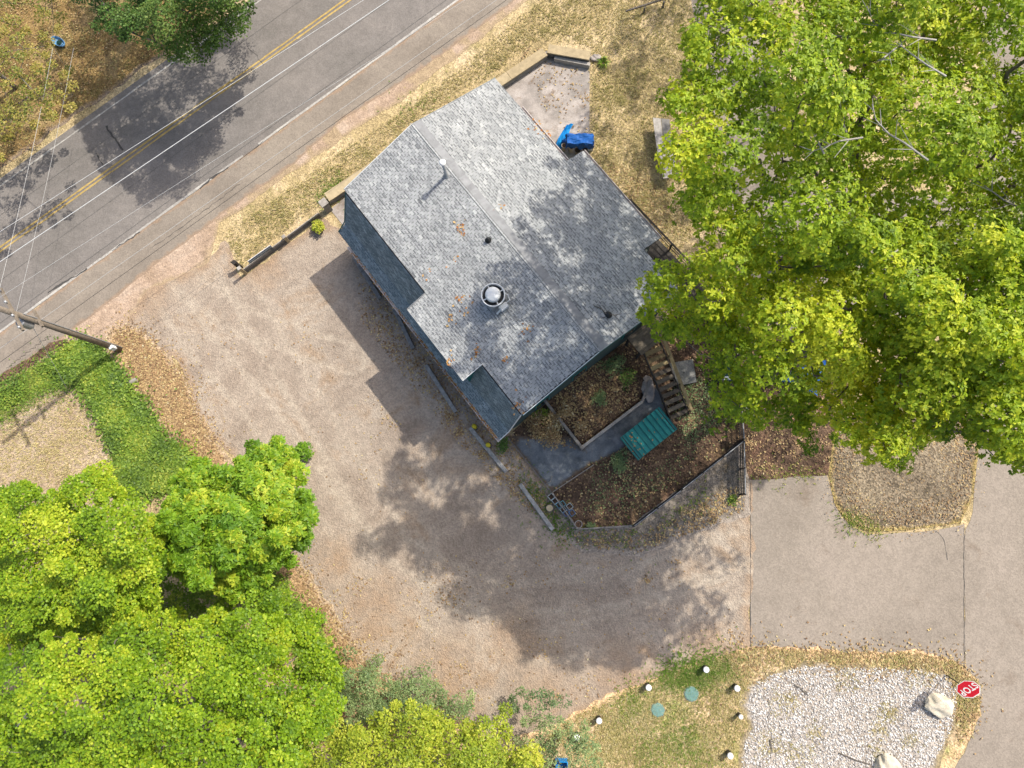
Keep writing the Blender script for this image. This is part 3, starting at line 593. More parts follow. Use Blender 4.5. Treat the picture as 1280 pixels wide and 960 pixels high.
litter('fallen_leaves', [([(140, 410), (170, 410), (230, 470), (246, 515), (275, 560), (250, 600), (200, 520), (150, 450)], 5200, 0, .026), ([(355, 670), (400, 745), (470, 840), (600, 905), (520, 905), (400, 830)], 3600, 0, .026),
    ([(400, 700), (700, 680), (880, 700), (930, 800), (700, 890), (560, 880), (440, 800)], 700, 40, .022), ([(200, 380), (390, 400), (560, 600), (480, 700), (330, 560)], 160, 30, .022),
    ([(445, 330), (640, 545), (700, 650), (660, 640), (560, 540), (450, 400)], 2600, 90, .022), ([(700, 660), (800, 665), (930, 600), (930, 640), (800, 690), (700, 680)], 900, 60, .024),
    (GARD, 4800, 60, .034), ([(1000, 810), (1190, 820), (1222, 850), (1222, 890), (1198, 930), (1200, 860), (1180, 836), (1000, 824)], 1600, 0, .028),
    ([(900, 822), (960, 806), (1000, 815), (960, 830), (930, 850)], 700, 0, .028), ([(640, 50), (735, 75), (735, 195), (710, 200)], 260, 25, .03), ([(700, 170), (830, 230), (900, 300), (840, 320), (760, 240)], 900, 50, .02), ([(-30, 240), (200, 70), (130, -20), (-30, -20)], 2500, 40, .01), ([(1040, 550), (1060, 500), (1220, 440), (1220, 560)], 1500, 0, .1)], M['leaf_litter'], fe=.8, excl=[WALK, [(937, 596), (1036, 590), (1046, 640), (1000, 700), (937, 640)], [(776, 546), (825, 509), (846, 538), (795, 577)]])
RL = []
for (x, y, n, r) in ((577, 287, 18, .22), (566, 330, 5, .2), (575, 375, 16, .2), (563, 398, 10, .2), (585, 383, 5, .3), (562, 452, 14, .2), (597, 441, 14, .2), (633, 449, 8, .12), (647, 507, 14, .25), (657, 415, 8, .25), (662, 408, 4, .1), (534, 345, 4, .2), (670, 160, 10, .3), (684, 165, 8, .3), (625, 260, 5, .2)):
    c = P(x, y, 6.0); c2 = Vector((c.x, c.y)); v = (c2-Vector(HO)).dot(Vector(HV)); z = roof_z(v); c = P(x, y, z)
    for i in range(n): RL.append((c.x+rng.normal(0, r*.6), c.y+rng.normal(0, r), 0))
RL = np.array(RL); vv = (RL[:, :2]-HO) @ HV; RL[:, 2] = np.array([roof_z(a) for a in vv])+.03
k = len(RL); a = rng.uniform(0, 6.28, k); Ls = rng.uniform(.1, .2, k)
tag(leaves('roof_leaves', RL, np.stack([np.cos(a), np.sin(a), rng.uniform(0, .2, k)], 1), np.stack([rng.normal(0, .3, k), rng.normal(0, .3, k), np.ones(k)], 1), Ls, Ls*.65, rng.random(k), M['leaf_orange']), kind='stuff')
k = 420; uu = np.concatenate([rng.uniform(8, 15, 300), rng.uniform(1.5, 8, 120)]); q = HO+HU*uu[:, None]+HV*(-1.76+rng.normal(0, .03, k))[:, None]; a = rng.uniform(0, 6.28, k)
tag(leaves('gutter_leaves', np.column_stack([q, np.full(k, 2.49)+rng.uniform(0, .06, k)]), np.stack([np.cos(a), np.sin(a), rng.uniform(0, .3, k)], 1), np.stack([rng.normal(0, .3, k), rng.normal(0, .3, k), np.ones(k)], 1), rng.uniform(.07, .14, k), rng.uniform(.05, .09, k), rng.random(k), M['leaf_orange']), kind='stuff')
k = 26; uu = rng.uniform(19.05, 20.4, k); vv2 = np.where(rng.random(k) < .6, rng.normal(4.1, .18, k), rng.uniform(3.7, 6.2, k)); q = HO+HU*uu[:, None]+HV*vv2[:, None]; a = rng.uniform(0, 6.28, k)
tag(leaves('shelter_roof_leaves', np.column_stack([q, 1.05-.064*(uu-19)+.03]), np.stack([np.cos(a), np.sin(a), rng.uniform(0, .2, k)], 1), np.stack([rng.normal(0, .3, k), rng.normal(0, .3, k), np.ones(k)], 1), rng.uniform(.08, .15, k), rng.uniform(.06, .1, k), rng.random(k), M['leaf_orange']), kind='stuff')
# white stones
def stones(name, poly, n, r, m, z=.03):
    p = sample(poly, n); k = len(p); base = np.array([(1, 0, 0), (-.5, .87, 0), (-.5, -.87, 0), (0, 0, 1), (.5, .5, .6), (-.6, .1, .6), (.2, -.7, .5)])
    tri = np.array([(0, 1, 4), (1, 2, 5), (2, 0, 6), (0, 4, 6), (1, 5, 4), (2, 6, 5), (3, 6, 4), (3, 4, 5), (3, 5, 6)])
    a = rng.uniform(0, 6.28, k); s = rng.uniform(*r, k); ca, sa = np.cos(a)*s, np.sin(a)*s; el = rng.uniform(.6, 1.1, k)
    V = np.empty((k, 7, 3)); jit = rng.uniform(.8, 1.2, (k, 7, 3)); B = base[None]*jit
    V[:, :, 0] = p[:, 0:1]+B[:, :, 0]*ca[:, None]-B[:, :, 1]*(sa*el)[:, None]; V[:, :, 1] = p[:, 1:2]+B[:, :, 0]*sa[:, None]+B[:, :, 1]*(ca*el)[:, None]; V[:, :, 2] = z+B[:, :, 2]*(s*.75)[:, None]
    F = (np.arange(k)[:, None, None]*7+tri[None]).reshape(-1, 3)
    return tag(np_mesh(name, V.reshape(-1, 3), F, np.repeat(rng.beta(1.2, 1.2, k), 7), m), kind='stuff')
WG = PP([(928, 935), (942, 905), (932, 880), (945, 852), (968, 842), (1005, 832), (1040, 834), (1100, 835), (1150, 838), (1182, 844), (1194, 862), (1195, 890), (1183, 925), (1162, 960), (1135, 1010), (1100, 1040), (965, 1040), (925, 985)])
litter('island_leaves', [(ISL, 6500, 0, .09)], M['leaf_litter'], L=(.05, .12), tonefun=lambda k: np.clip(rng.beta(1.2, 1.6, k), 0, 1))
grass('gravel_weeds', [([(x-w_, y-w_), (x+w_, y-w_*.7), (x+w_, y+w_*.6), (x-w_, y+w_)], n_, .2, .9) for x, y, w_, n_ in ((1110, 890, 12, 160), (1098, 913, 8, 100), (1020, 915, 8, 90), (980, 880, 16, 140), (1138, 925, 8, 90), (960, 930, 18, 160), (1000, 945, 16, 120), (1096, 938, 7, 60), (1060, 848, 20, 110), (1150, 845, 16, 130))], M['grass_dry'], (.05, .13), .3)
stones('white_stones', WG, 14000, (.02, .075), M['stone_white'])

# ------------------------------------------------------------------ yard furniture
def lerp(a, b, t): return a+(b-a)*t
# capped front wall: two runs with separate cap slabs
wl = empty('front_wall', P(650, 75), 'low wall with wide tan caps angling around the patio', 'wall')
def wallrun(a, b, wd, h, caps, m=M['tan_timber']):
    d = (b-a).normalized()
    MB().bar(a+VZ*(h-.08)/2, b+VZ*(h-.08)/2, wd*.8, h-.08).build('wall_body', M['old_timber'], wl)
    for i in range(caps):
        p, q = lerp(a, b, i/caps), lerp(a, b, (i+1)/caps); c = (p+q)/2
        MB().bev(c+VZ*(h-.035+rng.uniform(-.008, .008)), d*((q-p).length/2-.006), d.cross(VZ).normalized()*wd/2, VZ*.045, .012).build('cap', m, wl)
w0, w1, w2 = P(412, 252), P(687, 68), P(737, 77)
wallrun(w0, w1-(w1-w0).normalized()*.35, .62, .6, 6); wallrun(w1-Vector((.1, 0, 0)), w2, .6, .6, 1)
MB().bar(w1+Vector((.3, -.46, .2)), w2+Vector((0, -.42, .2)), .2, .36).build('planter_trough', M['pale_timber'], wl)
# pier at the wall's end
MB_p = MB().box(P(411, 262)+VZ*.5, VU*.2, VV*.2, VZ*.5); pier = empty('wall_pier', P(411, 262), 'square weathered pier where the capped wall meets the rail fence', 'pier')
MB_p.build('shaft', M['old_timber'], pier); MB().bev(P(411, 262)+VZ*1.04, VU*.24, VV*.24, VZ*.04, .015).build('cap', M['pale_timber'], pier)
# rail fence with posts
rf = empty('rail_fence', P(355, 300), 'low weathered rail fence between the gravel lot and dry grass', 'fence')
fa, fb, fc = P(308, 342), P(361, 302), P(404, 270)
for p, h in ((fa, 1.0), (fb, .8)):
    MB().bev(p+VZ*h/2, VU*.09, VV*.09, VZ*h/2, .015).build('post', M['tan_timber'], rf); MB().bev(p+VZ*(h+.03), VU*.11, VV*.11, VZ*.03, .012).build('post_cap', M['pale_timber'], rf)
for p, q in ((fa, fb), (fb, fc)):
    d = (q-p).normalized()
    for z in (.16, .36, .56): MB().bar(p+d*.1+VZ*z, q-d*.1+VZ*(z+.004), .05, .17).build('rail', M['old_timber'] if z < .5 else M['pale_timber'], rf)
tp = empty('sign_stump', P(301, 335), 'dark knotted stump post beside the rail fence end', 'post')
MB().tube([P(301, 335), P(301, 335)+Vector((.02, .01, .5)), P(301, 335)+Vector((0, .04, .95))], [.17, .14, .15], 9).build('trunk', M['dark_timber'], tp); MB().tube([P(301, 335)+VZ*.6, P(301, 335)+Vector((-.25, .1, .85))], [.08, .05], 7).build('stub', M['dark_timber'], tp)
sg = empty('board_sign', P(330, 322), 'slate grey board sign with white back fixed on the rail fence', 'sign')
sa, sb = P(317, 333), P(345, 313); dn = (sb-sa).normalized(); nrm = dn.cross(VZ).normalized()
if nrm.y > 0: nrm = -nrm
MB().bar(sa+VZ*.5+nrm*.06, sb+VZ*.5+nrm*.06, .03, .52).build('board', M['slate_board'], sg); MB().bar(sa+VZ*.52-nrm*.075, sb+VZ*.52-nrm*.075, .025, .5).build('back_board', M['white_sign'], sg)
# timber wheel stops along the house
def wheel_stop(a, b, label):
    a, b = P(*a), P(*b); d = (b-a).normalized(); s = d.cross(VZ).normalized(); t = empty('wheel_stop', (a+b)/2, label, 'wheel stop', 'timber wheel stops along the house')
    MB().bev((a+b)/2+VZ*.12, d*(b-a).length/2, s*.12, VZ*.1, .03).build('beam', M['stop_timber'], t)
    for f in (.15, .85): MB().lathe(lerp(a, b, f)+VZ*.19, [(.03, 0), (.03, .05), (.015, .06)], 8).build('spike', M['grey_metal'], t)
wheel_stop((443, 322), (476, 374), 'timber wheel stop in shade beside the end of the gutter')
wheel_stop((493, 386), (517, 436), 'timber wheel stop lying under the shed dormer among leaf patches')
wheel_stop((533, 457), (570, 515), 'grey timber wheel stop just before the two yellow bollards')
wheel_stop((588, 535), (633, 590), 'grey timber wheel stop beside the two yellow bollards')
wheel_stop((650, 605), (691, 662), 'grey timber wheel stop beside the slate walk and log round')
for (x, y), lb in (((594, 534), 'yellow bollard beside the downspout'), ((611, 557), 'yellow bollard near the corner of the house')):
    t = empty('bollard', P(x, y), lb, 'bollard', 'yellow bollards by the house'); b = P(x, y)
    MB().lathe(b, [(.13, 0), (.13, .62), (.11, .68), (.06, .71), (.01, .72)], 16).build('tube', M['yellow'], t, True); MB().lathe(b, [(.2, 0), (.19, .05), (.135, .06)], 14).build('foot', M['slab'], t)
# blue tarp over a grill, with pots
def cloth(name, c, ax, ay, h, m, parent, seed, hang=1.):
    r = np.random.default_rng(seed); n, mm = 18, 14; V = []; F = []
    for i in range(n):
        for j in range(mm):
            u, v = (i/(n-1))*2.5-1.25, (j/(mm-1))*2.5-1.25; e = max(abs(u), abs(v))
            z = h+.05*math.sin(5*u+seed)*math.cos(4*v)+r.normal(0, .012)
            if e > 1: z -= (e-1)/.25*h*(.75+.25*math.sin(9*u+7*v+seed))*hang
            cu, cv = max(-1.04, min(1.04, u)), max(-1.04, min(1.04, v)); k = 1+.07*math.sin(11*u+6*v+seed) if e > 1 else 1
            V.append(c+ax*cu*k+ay*cv*k+VZ*max(.03, z))
    for i in range(n-1):
        for j in range(mm-1): F.append((i*mm+j, i*mm+j+1, (i+1)*mm+j+1, (i+1)*mm+j) if ax.cross(ay).z < 0 else (i*mm+j, (i+1)*mm+j, (i+1)*mm+j+1, i*mm+j+1))
    return MB().add(V, F).build(name, m, parent)
tg = empty('tarp_covered_grill', P(722, 178), 'blue tarp draped over a patio grill', 'grill')
gc = P(724, 184); X = Vector((1, 0, 0)); Y = Vector((0, 1, 0))
cloth('tarp', gc, X*.78-Y*.02, Y*.36, 1.05, M['tarp'], tg, 3, .65)
for sx in (-1, 1):
    for sy in (-1, 1): MB().bar(gc+X*sx*.62+Y*sy*.24, gc+X*sx*.62+Y*sy*.24+VZ*1., .05, .05).build('leg', M['dark_metal'], tg)
MB().box(gc+VZ*.85, X*.68, Y*.29, VZ*.13).build('grill_body', M['dark_metal'], tg)
t2 = empty('folded_tarp', P(708, 172), 'bright blue tarp trailing down beside the covered grill', 'tarp')
V = []; F = []; pth = [(712, 155, .75), (708, 162, .6), (704, 170, .5), (701, 178, .35), (699, 186, .08)]
for i, (x, y, z) in enumerate(pth):
    c = P(x, y, z)
    for j in range(7): s = (j-3)/3*(.24 if i < 2 else .3); V.append(c+Vector((s, s*.3, .06*math.sin(j*2.1+i)-.05*abs(s)))-VZ*(.12 if j in (0, 6) else 0))
for i in range(4):
    for j in range(6): F.append((i*7+j, (i+1)*7+j, (i+1)*7+j+1, i*7+j+1))
MB().add(V, F).build('sheet', M['tarp_light'], t2); MB().bev(P(706, 176)+VZ*.2, X*.18, Y*.3, VZ*.2, .04).build('bundle', M['tarp'], t2)
def pot(x, y, r, h, m, label, nm='flower_pot', grp='pots on the patio', soil=True):
    t = empty(nm, P(x, y), label, 'pot', grp); b = P(x, y)+VZ*.027
    MB().lathe(b, [(r*.7, 0), (r*.95, h*.85), (r*1.08, h*.86), (r*1.08, h), (r*.9, h), (r*.88, h*.88)], 16).build('body', m, t)
    if soil: MB().lathe(b, [(r*.8, h*.86), (r*.86, h*.9), (.02, h*.93)], 14).build('soil', M['garden_soil'], t)
pot(705, 188, .15, .6, M['clay'], 'tall brown pot beside the trailing blue tarp'); pot(714, 190, .15, .62, M['clay'], 'tall brown pot just under the draped tarp')
pot(722, 191, .19, .3, M['clay'], 'wide clay pot between the tall pots and white box'); pot(731, 190, .13, .35, M['clay'], 'small clay pot next to the white box')
tb = empty('white_box', P(738, 187), 'small white lidded box at the corner of the tarp', 'box'); MB().bev(P(738, 187)+VZ*.22, X*.15, Y*.11, VZ*.19, .02).build('body', M['white_sign'], tb); MB().bev(P(738, 187)+VZ*.44, X*.165, Y*.125, VZ*.03, .01).build('lid', M['white_sign'], tb)
# plank table under the tree
pt = empty('plank_table', P(828, 188), 'old weathered plank table on the dry grass', 'table')
def quadslab(name, pts, z, th, m, parent): return MB().prism([P(x, y, z) for x, y in pts], z-th, z).build(name, m, parent)
quadslab('top_plank', [(816, 147), (826, 148), (831, 192), (822, 193)], .8, .08, M['pale_timber'], pt); quadslab('top_plank', [(826.6, 148), (837, 149), (840, 191), (831.6, 192)], .795, .08, M['old_timber'], pt)
quadslab('end_plank', [(824, 193.5), (832, 193), (838, 222), (829, 223)], .78, .08, M['pale_timber'], pt); quadslab('end_plank', [(832.6, 193), (843, 192), (847, 222), (838.6, 222)], .77, .08, M['pale_timber'], pt)
for x, y in ((822, 158), (833, 158), (829, 205), (840, 205)): 
    q = P(x, y, .7); MB().bar((q.x, q.y, 0), q, .09, .09).build('leg', M['old_timber'], pt)
# accessible ramp with dark railings along the house
rm = empty('access_ramp', HP(12, 12.2, 0), 'dark railed ramp running beside the house under the oak', 'ramp')
def rampz(u): return max(.15, min(1.0, .15+(u-8.7)*.1))
k = int((19.5-8.7)/.16)
for i in range(k):
    ua = 8.7+i*.16; MB().box(HP(ua+.08, 12.15, rampz(ua)), VU*.075, VV*.58, VZ*.02).build('board', M['dark_timber'], rm)
for v in (11.55, 12.75):
    for u in np.arange(8.72, 19.5, 1.79):
        MB().bar(HP(u, v, 0), HP(u, v, rampz(u)+1.02), .08, .08).build('post', M['dark_timber'], rm)
    for dz, wd in ((1.02, .11), (.68, .04), (.36, .04)):
        MB().bar(HP(8.66, v, rampz(8.66)+dz+.01), HP(17.2, v, rampz(17.2)+dz+.01), wd, .04).build('rail', M['dark_timber'], rm)
        MB().bar(HP(17.2, v, rampz(17.2)+dz+.012), HP(19.5, v, rampz(19.5)+dz+.012), wd, .04).build('rail', M['dark_timber'], rm)
MB().bar(HP(8.64, 11.55, 1.17), HP(8.64, 12.75, 1.17), .08, .05).build('end_rail', M['dark_timber'], rm)
# deck, stair and rail at the gable end
dk = empty('rear_deck', HP(15.5, 7.8, 0), 'timber landing deck against the gable wall', 'deck')
for i in range(10):
    MB().box(HP(15.02+i*.125, 8.1, 1.86+rng.uniform(-.003, .003)), VU*.058, VV*.85, VZ*.025).build('deck_board', M['brown_timber'], dk)
for u in (15.05, 16.0):
    for v in (7.35, 8.85): MB().box(HP(u, v, .92), VU*.06, VV*.06, VZ*.9).build('post', M['dark_timber'], dk)
stt = empty('garden_stair', HP(18, 7.7, 0), 'wooden stair descending from the deck to the slate walk', 'stairs')
s0, s1 = P(812, 425, 1.88), P(850, 522, .05); ns = 11; sd_ = (s1-s0); hd = Vector((sd_.x, sd_.y, 0)).normalized(); sn = hd.cross(VZ).normalized()
for i in range(ns):
    c = lerp(s0, s1, (i+.5)/ns); z = 1.88-(i+1)*(1.83/(ns+1)); MB().bev(Vector((c.x, c.y, z)), sn*.5, hd*.12, VZ*.025, .008).build('tread', M['brown_timber'] if i > 3 else M['stair_timber'], stt)  # upper treads lighter: sunlight on the top steps painted into the timber colour
for sgn in (-1, 1): MB().bar(s0+sn*.54*sgn-VZ*.16, s1+sn*.54*sgn-VZ*.02, .05, .26).build('stringer', M['dark_timber'], stt)
ra = [lerp(s0, s1, t)+sn*.58 if sn.x > 0 else lerp(s0, s1, t)-sn*.58 for t in (-.12, .28, .64, .98)]
for p in ra: MB().bar(Vector((p.x, p.y, .02)), p+VZ*.85, .09, .09).build('rail_post', M['stair_timber'], stt)
MB().bar(ra[0]+VZ*.88, ra[-1]+VZ*.88, .14, .05).build('handrail', M['stair_timber'], stt); MB().bar(ra[0]+VZ*.45, ra[-1]+VZ*.45, .05, .09).build('mid_rail', M['stair_timber'], stt)
# raised bed
rb = empty('raised_bed', P(735, 500), 'raised garden bed with grey timber edging full of dry leaves', 'raised bed')
bp = [P(679, 499), P(727, 560), P(802, 503), P(812, 476)]
for i, (a, b) in enumerate(zip(bp[:-1], bp[1:])):
    for k_, z in enumerate((.13, .35)): MB().bar(a+VZ*z, b+VZ*z, .15+.01*k_, .205).build('edging_timber', M['old_timber'] if k_ == 0 else M['pale_timber'], rb)
MB().bev(bp[1]+VZ*.26, VU*.1, VV*.1, VZ*.26, .02).build('corner_post', M['pale_timber'], rb)
MB().prism([P(x, y) for x, y in ((682, 499), (727, 555), (798, 501), (806, 478), (770, 440), (740, 452))], .03, .3).build('soil', M['garden_soil'], rb)
litter('bed_leaves', [([(684, 500), (727, 552), (796, 500), (800, 480), (770, 446), (742, 455), (700, 485)], 1500, 30, .3)], M['leaf_litter'])
# boulder at the foot of the stair, slab, shed, bin
def rock(name, c, r, label, m, seed, flat=.6, grp=None):
    r_ = np.random.default_rng(seed); bm = bmesh.new(); bmesh.ops.create_icosphere(bm, subdivisions=4, radius=1)
    ph = r_.uniform(0, 6, (6, 3)); fr = r_.uniform(.8, 3.2, (6, 3))
    cuts = [(Vector(x).normalized(), r_.uniform(.62, .85)) for x in r_.normal(0, 1, (9, 3))]
    for v in bm.verts:
        n_ = v.co.copy(); d = 1.
        for nv, dd in cuts:
            t = n_.dot(nv)
            if t > dd*.9: d = min(d, dd/t+.06*(t-dd))
        d += sum(.018*math.sin(fr[i] @ np.array(n_)*2.5+ph[i][0]) for i in range(6)); v.co = n_*d
        v.co.z = v.co.z*flat
        if v.co.z < -.25: v.co.z = -.25
        v.co = Vector((c.x+v.co.x*r[0], c.y+v.co.y*r[1], c.z+(v.co.z+.2)*r[2]))
    me = bpy.data.meshes.new(name); bm.to_mesh(me); bm.free(); me.attributes.new('tone', 'FLOAT', 'POINT').data.foreach_set('value', r_.random(len(me.vertices)).astype(np.float32))
    return tag(link(name, me, m), label, 'rock', grp)
rock('boulder', P(1171, 880), (.76, .64, .75), 'large pale boulder beside the stop sign post', M['boulder'], 5)
rock('boulder', P(1108, 957), (.68, .8, .75), 'pale boulder in white gravel with a mossy flank, away from the sign', M['boulder'], 11)
rock('garden_rock', P(809, 487), (.45, .8, .55), 'pale grey flat rock at the raised bed corner beside the stair', M['concrete'], 8)
cs = empty('concrete_slab', P(854, 467), 'square grey concrete cover slab beside the stair handrail', 'slab')
quadslab('cover', [(836, 454), (866, 449), (871, 477.5), (845, 482.5)], .28, .12, M['slab'], cs); quadslab('rim', [(838, 456), (864, 452), (868, 476), (847, 480)], .158, .13, M['slab'], cs)
MB().lathe(P(855, 466, .28), [(.035, -.01), (.035, .03), (.02, .035)], 10).build('lifting_ring', M['dark_metal'], cs)
shd = empty('garden_shelter', HP(19.75, 4.95, 0), 'low garden shelter with a ribbed teal metal roof', 'shelter')
for i in range(9):
    va = 3.58+i*.305; q = HP(19.75, va+.1525, 1.0)
    MB().box(q+VZ*.0, VU*.78+VZ*-.05, VV*.150, VZ*.012, (i*.37) % 1).build('roof_panel', M['teal_metal'], shd)
for i in range(10):
    va = 3.58+i*.305; MB().bar(HP(18.97, va, 1.072), HP(20.53, va, .972), .04, .09).build('roof_rib', M['teal_trim'], shd)
for u in (19.12, 20.38):
    for v in (3.75, 6.15): MB().box(HP(u, v, .48), VU*.05, VV*.05, VZ*.47).build('post', M['dark_timber'], shd)
MB().box(HP(19.75, 4.95, .42), VU*.55, VV*1.1, VZ*.05).build('bench_board', M['dark_timber'], shd)
MB().box(HP(19.15, 4.95, .5), VU*.02, VV*1.18, VZ*.42).build('back_panel', M['dark_timber'], shd)
for v in (3.7, 6.2): MB().bar(HP(18.98, v, 1.02), HP(20.5, v, .925), .05, .09).build('rafter', M['dark_timber'], shd)
bn = empty('wheeled_bin', P(903, 470), 'dark green wheeled bin by the black fence under the oak', 'bin'); b0 = P(903, 470)
MB().bev(b0+VZ*.5, X*.36, Y*.4, VZ*.42, .03).build('body', M['bin_green'], bn); MB().bev(b0+VZ*.96, X*.4, Y*.44, VZ*.05, .03).build('lid', M['bin_green'], bn); MB().bev(b0+Vector((0, -.3, 1.03)), X*.32, Y*.1, VZ*.03, .02).build('handle_bar', M['white_metal'], bn)
for sx in (-1, 1): MB().tube([b0+Vector((sx*.37, .3, .12)), b0+Vector((sx*.44, .3, .12))], .12, 14).build('wheel', M['dark_metal'], bn)
# fences round the garden
def picket_fence(a, b, h, label, grp, gap=.1, m=M['dark_metal'], rails=(.2, .62, 1.), name='metal_fence', railm=None):
    t = empty(name, (a+b)/2, label, 'fence', grp); d = b-a; L = d.length; n_ = max(2, int(L/1.8)+1)
    for i in range(n_+1): p = lerp(a, b, i/n_); MB().bar(p, p+VZ*(h+.06), .07, .07).build('post', railm or m, t)
    for f in rails: MB().bar(a+VZ*h*f, b+VZ*h*f, .08 if f == 1. else .05, .05).build('rail', railm or m, t)
    MB().bar(a+VZ*(h+.03), b+VZ*(h+.03), .03, .012).build('top_strip', M['grey_metal'], t)
    mb = MB()
    for i in range(int(L/gap)): p = lerp(a, b, (i+.5)*gap/L); mb.bar(p+VZ*.05, p+VZ*h*.99, .03, .03)
    o = mb.build('pickets', m, t); o['kind'] = 'stuff'
GF = 'fence runs round the garden'
picket_fence(P(790, 657), P(848, 613), 1.0, 'black picket fence run leading from the light timber edging', GF, railm=M['dark_metal'])
picket_fence(P(849, 612), P(924, 553), 1.0, 'black picket fence run meeting the gate beside the driveway', GF, railm=M['dark_metal'])
picket_fence(P(924, 554), P(925.5, 618), 1.05, 'black picket gate run at the corner of the driveway', GF, gap=.08, railm=M['dark_metal'])
picket_fence(P(915, 432), P(924, 551), 1.05, 'dark picket fence run under the oak beside the wheeled bin', GF, railm=M['dark_timber'])
te = empty('garden_edging', P(722, 662), 'thin pale timber edging fence around the garden corner', 'edging'); e0 = [P(691, 617), P(722, 661), P(790, 657)]
for a, b in zip(e0[:-1], e0[1:]):
    for z in (.12, .34): MB().bar(a+VZ*z, b+VZ*z, .06, .1).build('rail', M['pale_timber'], te)
    for f in (0.02, .5, .97): p = lerp(a, b, f); MB().bar(p, p+VZ*.45, .08, .08).build('stake', M['pale_timber'], te)
MB().bar(P(634, 546)+VZ*.08, P(690, 616)+VZ*.08, .05, .1).build('walk_edging', M['old_timber'], te); MB().bar(P(691, 615)+VZ*.06, P(742, 581)+VZ*.06, .05, .06).build('walk_edging', M['pale_timber'], te)
for i, (x, y) in enumerate(((689, 621), (694, 626), (699, 631), (704, 637), (703, 630), (708, 641), (712, 633), (715, 641))):
    t = empty('square_planter', P(x, y), ['bare white square planter at the end of the row', 'pale square planter second from the slate walk', 'teal square planter against the edging', 'white and teal square planter mid row', 'small teal square planter behind the row', 'dark blue square planter nearest the round white pot', 'pale green square planter standing inside the row', 'blue square planter by the round white pot, inside the row'][i], 'planter', 'square planters at the garden corner'); c = P(x, y)+VZ*.035
    mm = M['planter_teal']; tn = (.05, .1, .6, .2, .5, 1., .1, .9)[i]
    for sx, sy in ((1, 0), (-1, 0), (0, 1), (0, -1)): 
        n_ = VU*sx+VV*sy; s_ = VU*sy+VV*sx; MB().box(c+n_*.14+VZ*.12, n_*.015, s_*(.155 if sx else .1245), VZ*.12, tn).build('side', mm, t)
    MB().box(c+VZ*.09, VU*.124, VV*.124, VZ*.09).build('soil', M['garden_soil'], t)
pot(723, 655, .2, .35, M['concrete'], 'round white pot at the garden corner', grp='pots in the garden')
lg = empty('log_round', P(687, 635), 'sawn log round standing outside the edging', 'log'); MB().lathe(P(687, 635), [(.22, 0), (.21, .3), (.2, .32)], 16).build('bark_ring', M['bark'], lg); MB().lathe(P(687, 635), [(.17, .3), (.175, .335), (.01, .34)], 16).build('cut_face', M['tan_timber'], lg)
hs = MB().tube([P(674, 614)+VZ*.06, P(682, 605)+VZ*.07, P(688, 602)+VZ*.07, P(690, 595)+VZ*.06], .02, 6).build('dropped_stick', M['twig']); tag(hs, 'forked pale stick lying across the slate walk', 'stick')
# lamp on arm
lm = empty('garden_lamp', P(925, 523), 'white round garden lamp on a bent arm by the driveway fence', 'lamp'); l0 = P(926, 522)
MB().tube([l0, l0+VZ*1.6, P(933, 510, 2.1), P(945, 522, 2.15)], .035, 8).build('arm', M['white_metal'], lm); MB().lathe(P(948, 526, 1.98), [(.1, .2), (.24, .16), (.25, .1), (.22, .06), (.02, .05)][::-1], 20).build('shade', M['white_metal'], lm); MB().lathe(P(948, 526, 1.98), [(.06, .18), (.07, .26), (.01, .28)], 12).build('cap', M['lid'], lm)
# tarp on the ground under the oak
cloth('ground_tarp', P(998, 462), X*1.1+Y*-.5, Y*.9+X*.3, .35, M['tarp'], None, 9, .9); tag(bpy.data.objects['ground_tarp'], 'blue tarp heap showing through the oak leaves', 'tarp')
# septic lids and vent posts
for (x, y, lb) in ((822, 887, 'square-edged green septic lid in the dry lawn'), (864, 867, 'oval green septic lid with a raised pale rim')):
    t = empty('septic_lid', P(x, y), lb, 'lid', 'green septic lids'); b = P(x, y)+VZ*.02
    MB().lathe(b, [(.37, 0), (.37, .06), (.33, .085), (.02, .1)], 24 if x > 830 else 8).build('cover', M['lid'], t); MB().lathe(b, [(.4, 0), (.4, .035), (.36, .04)], 24 if x > 830 else 8).build('rim', M['slab'] if x < 830 else M['pale_timber'], t)
for x, y, lb in ((880, 834, 'short white capped vent post in the greenest grass'), (809, 856, 'short white capped vent post closest to the gravel lot'), (918, 857, 'short white capped vent post between gravel bed and green grass'), (748, 897, 'short white capped vent post beside the bluish shrub'), (922.5, 892, 'small white vent post at the gravel bed notch'), (909.5, 940, 'short white capped vent post at the lower gravel bed edge'), (720.5, 917, 'white vent post poking through the bluish shrub')):
    t = empty('vent_post', P(x, y), lb, 'vent post', 'white vent posts in the lawn'); b = P(x, y); r = .15 if x != 922.5 else .11
    MB().lathe(b, [(r*.93, 0), (r*.93, .5), (r*.85, .51)], 14).build('pipe', M['dark_metal'], t); MB().lathe(b, [(r*1.05, .52), (r*1.05, .6), (r*.9, .63), (.01, .64)], 16).build('cap', M['white_sign'], t)
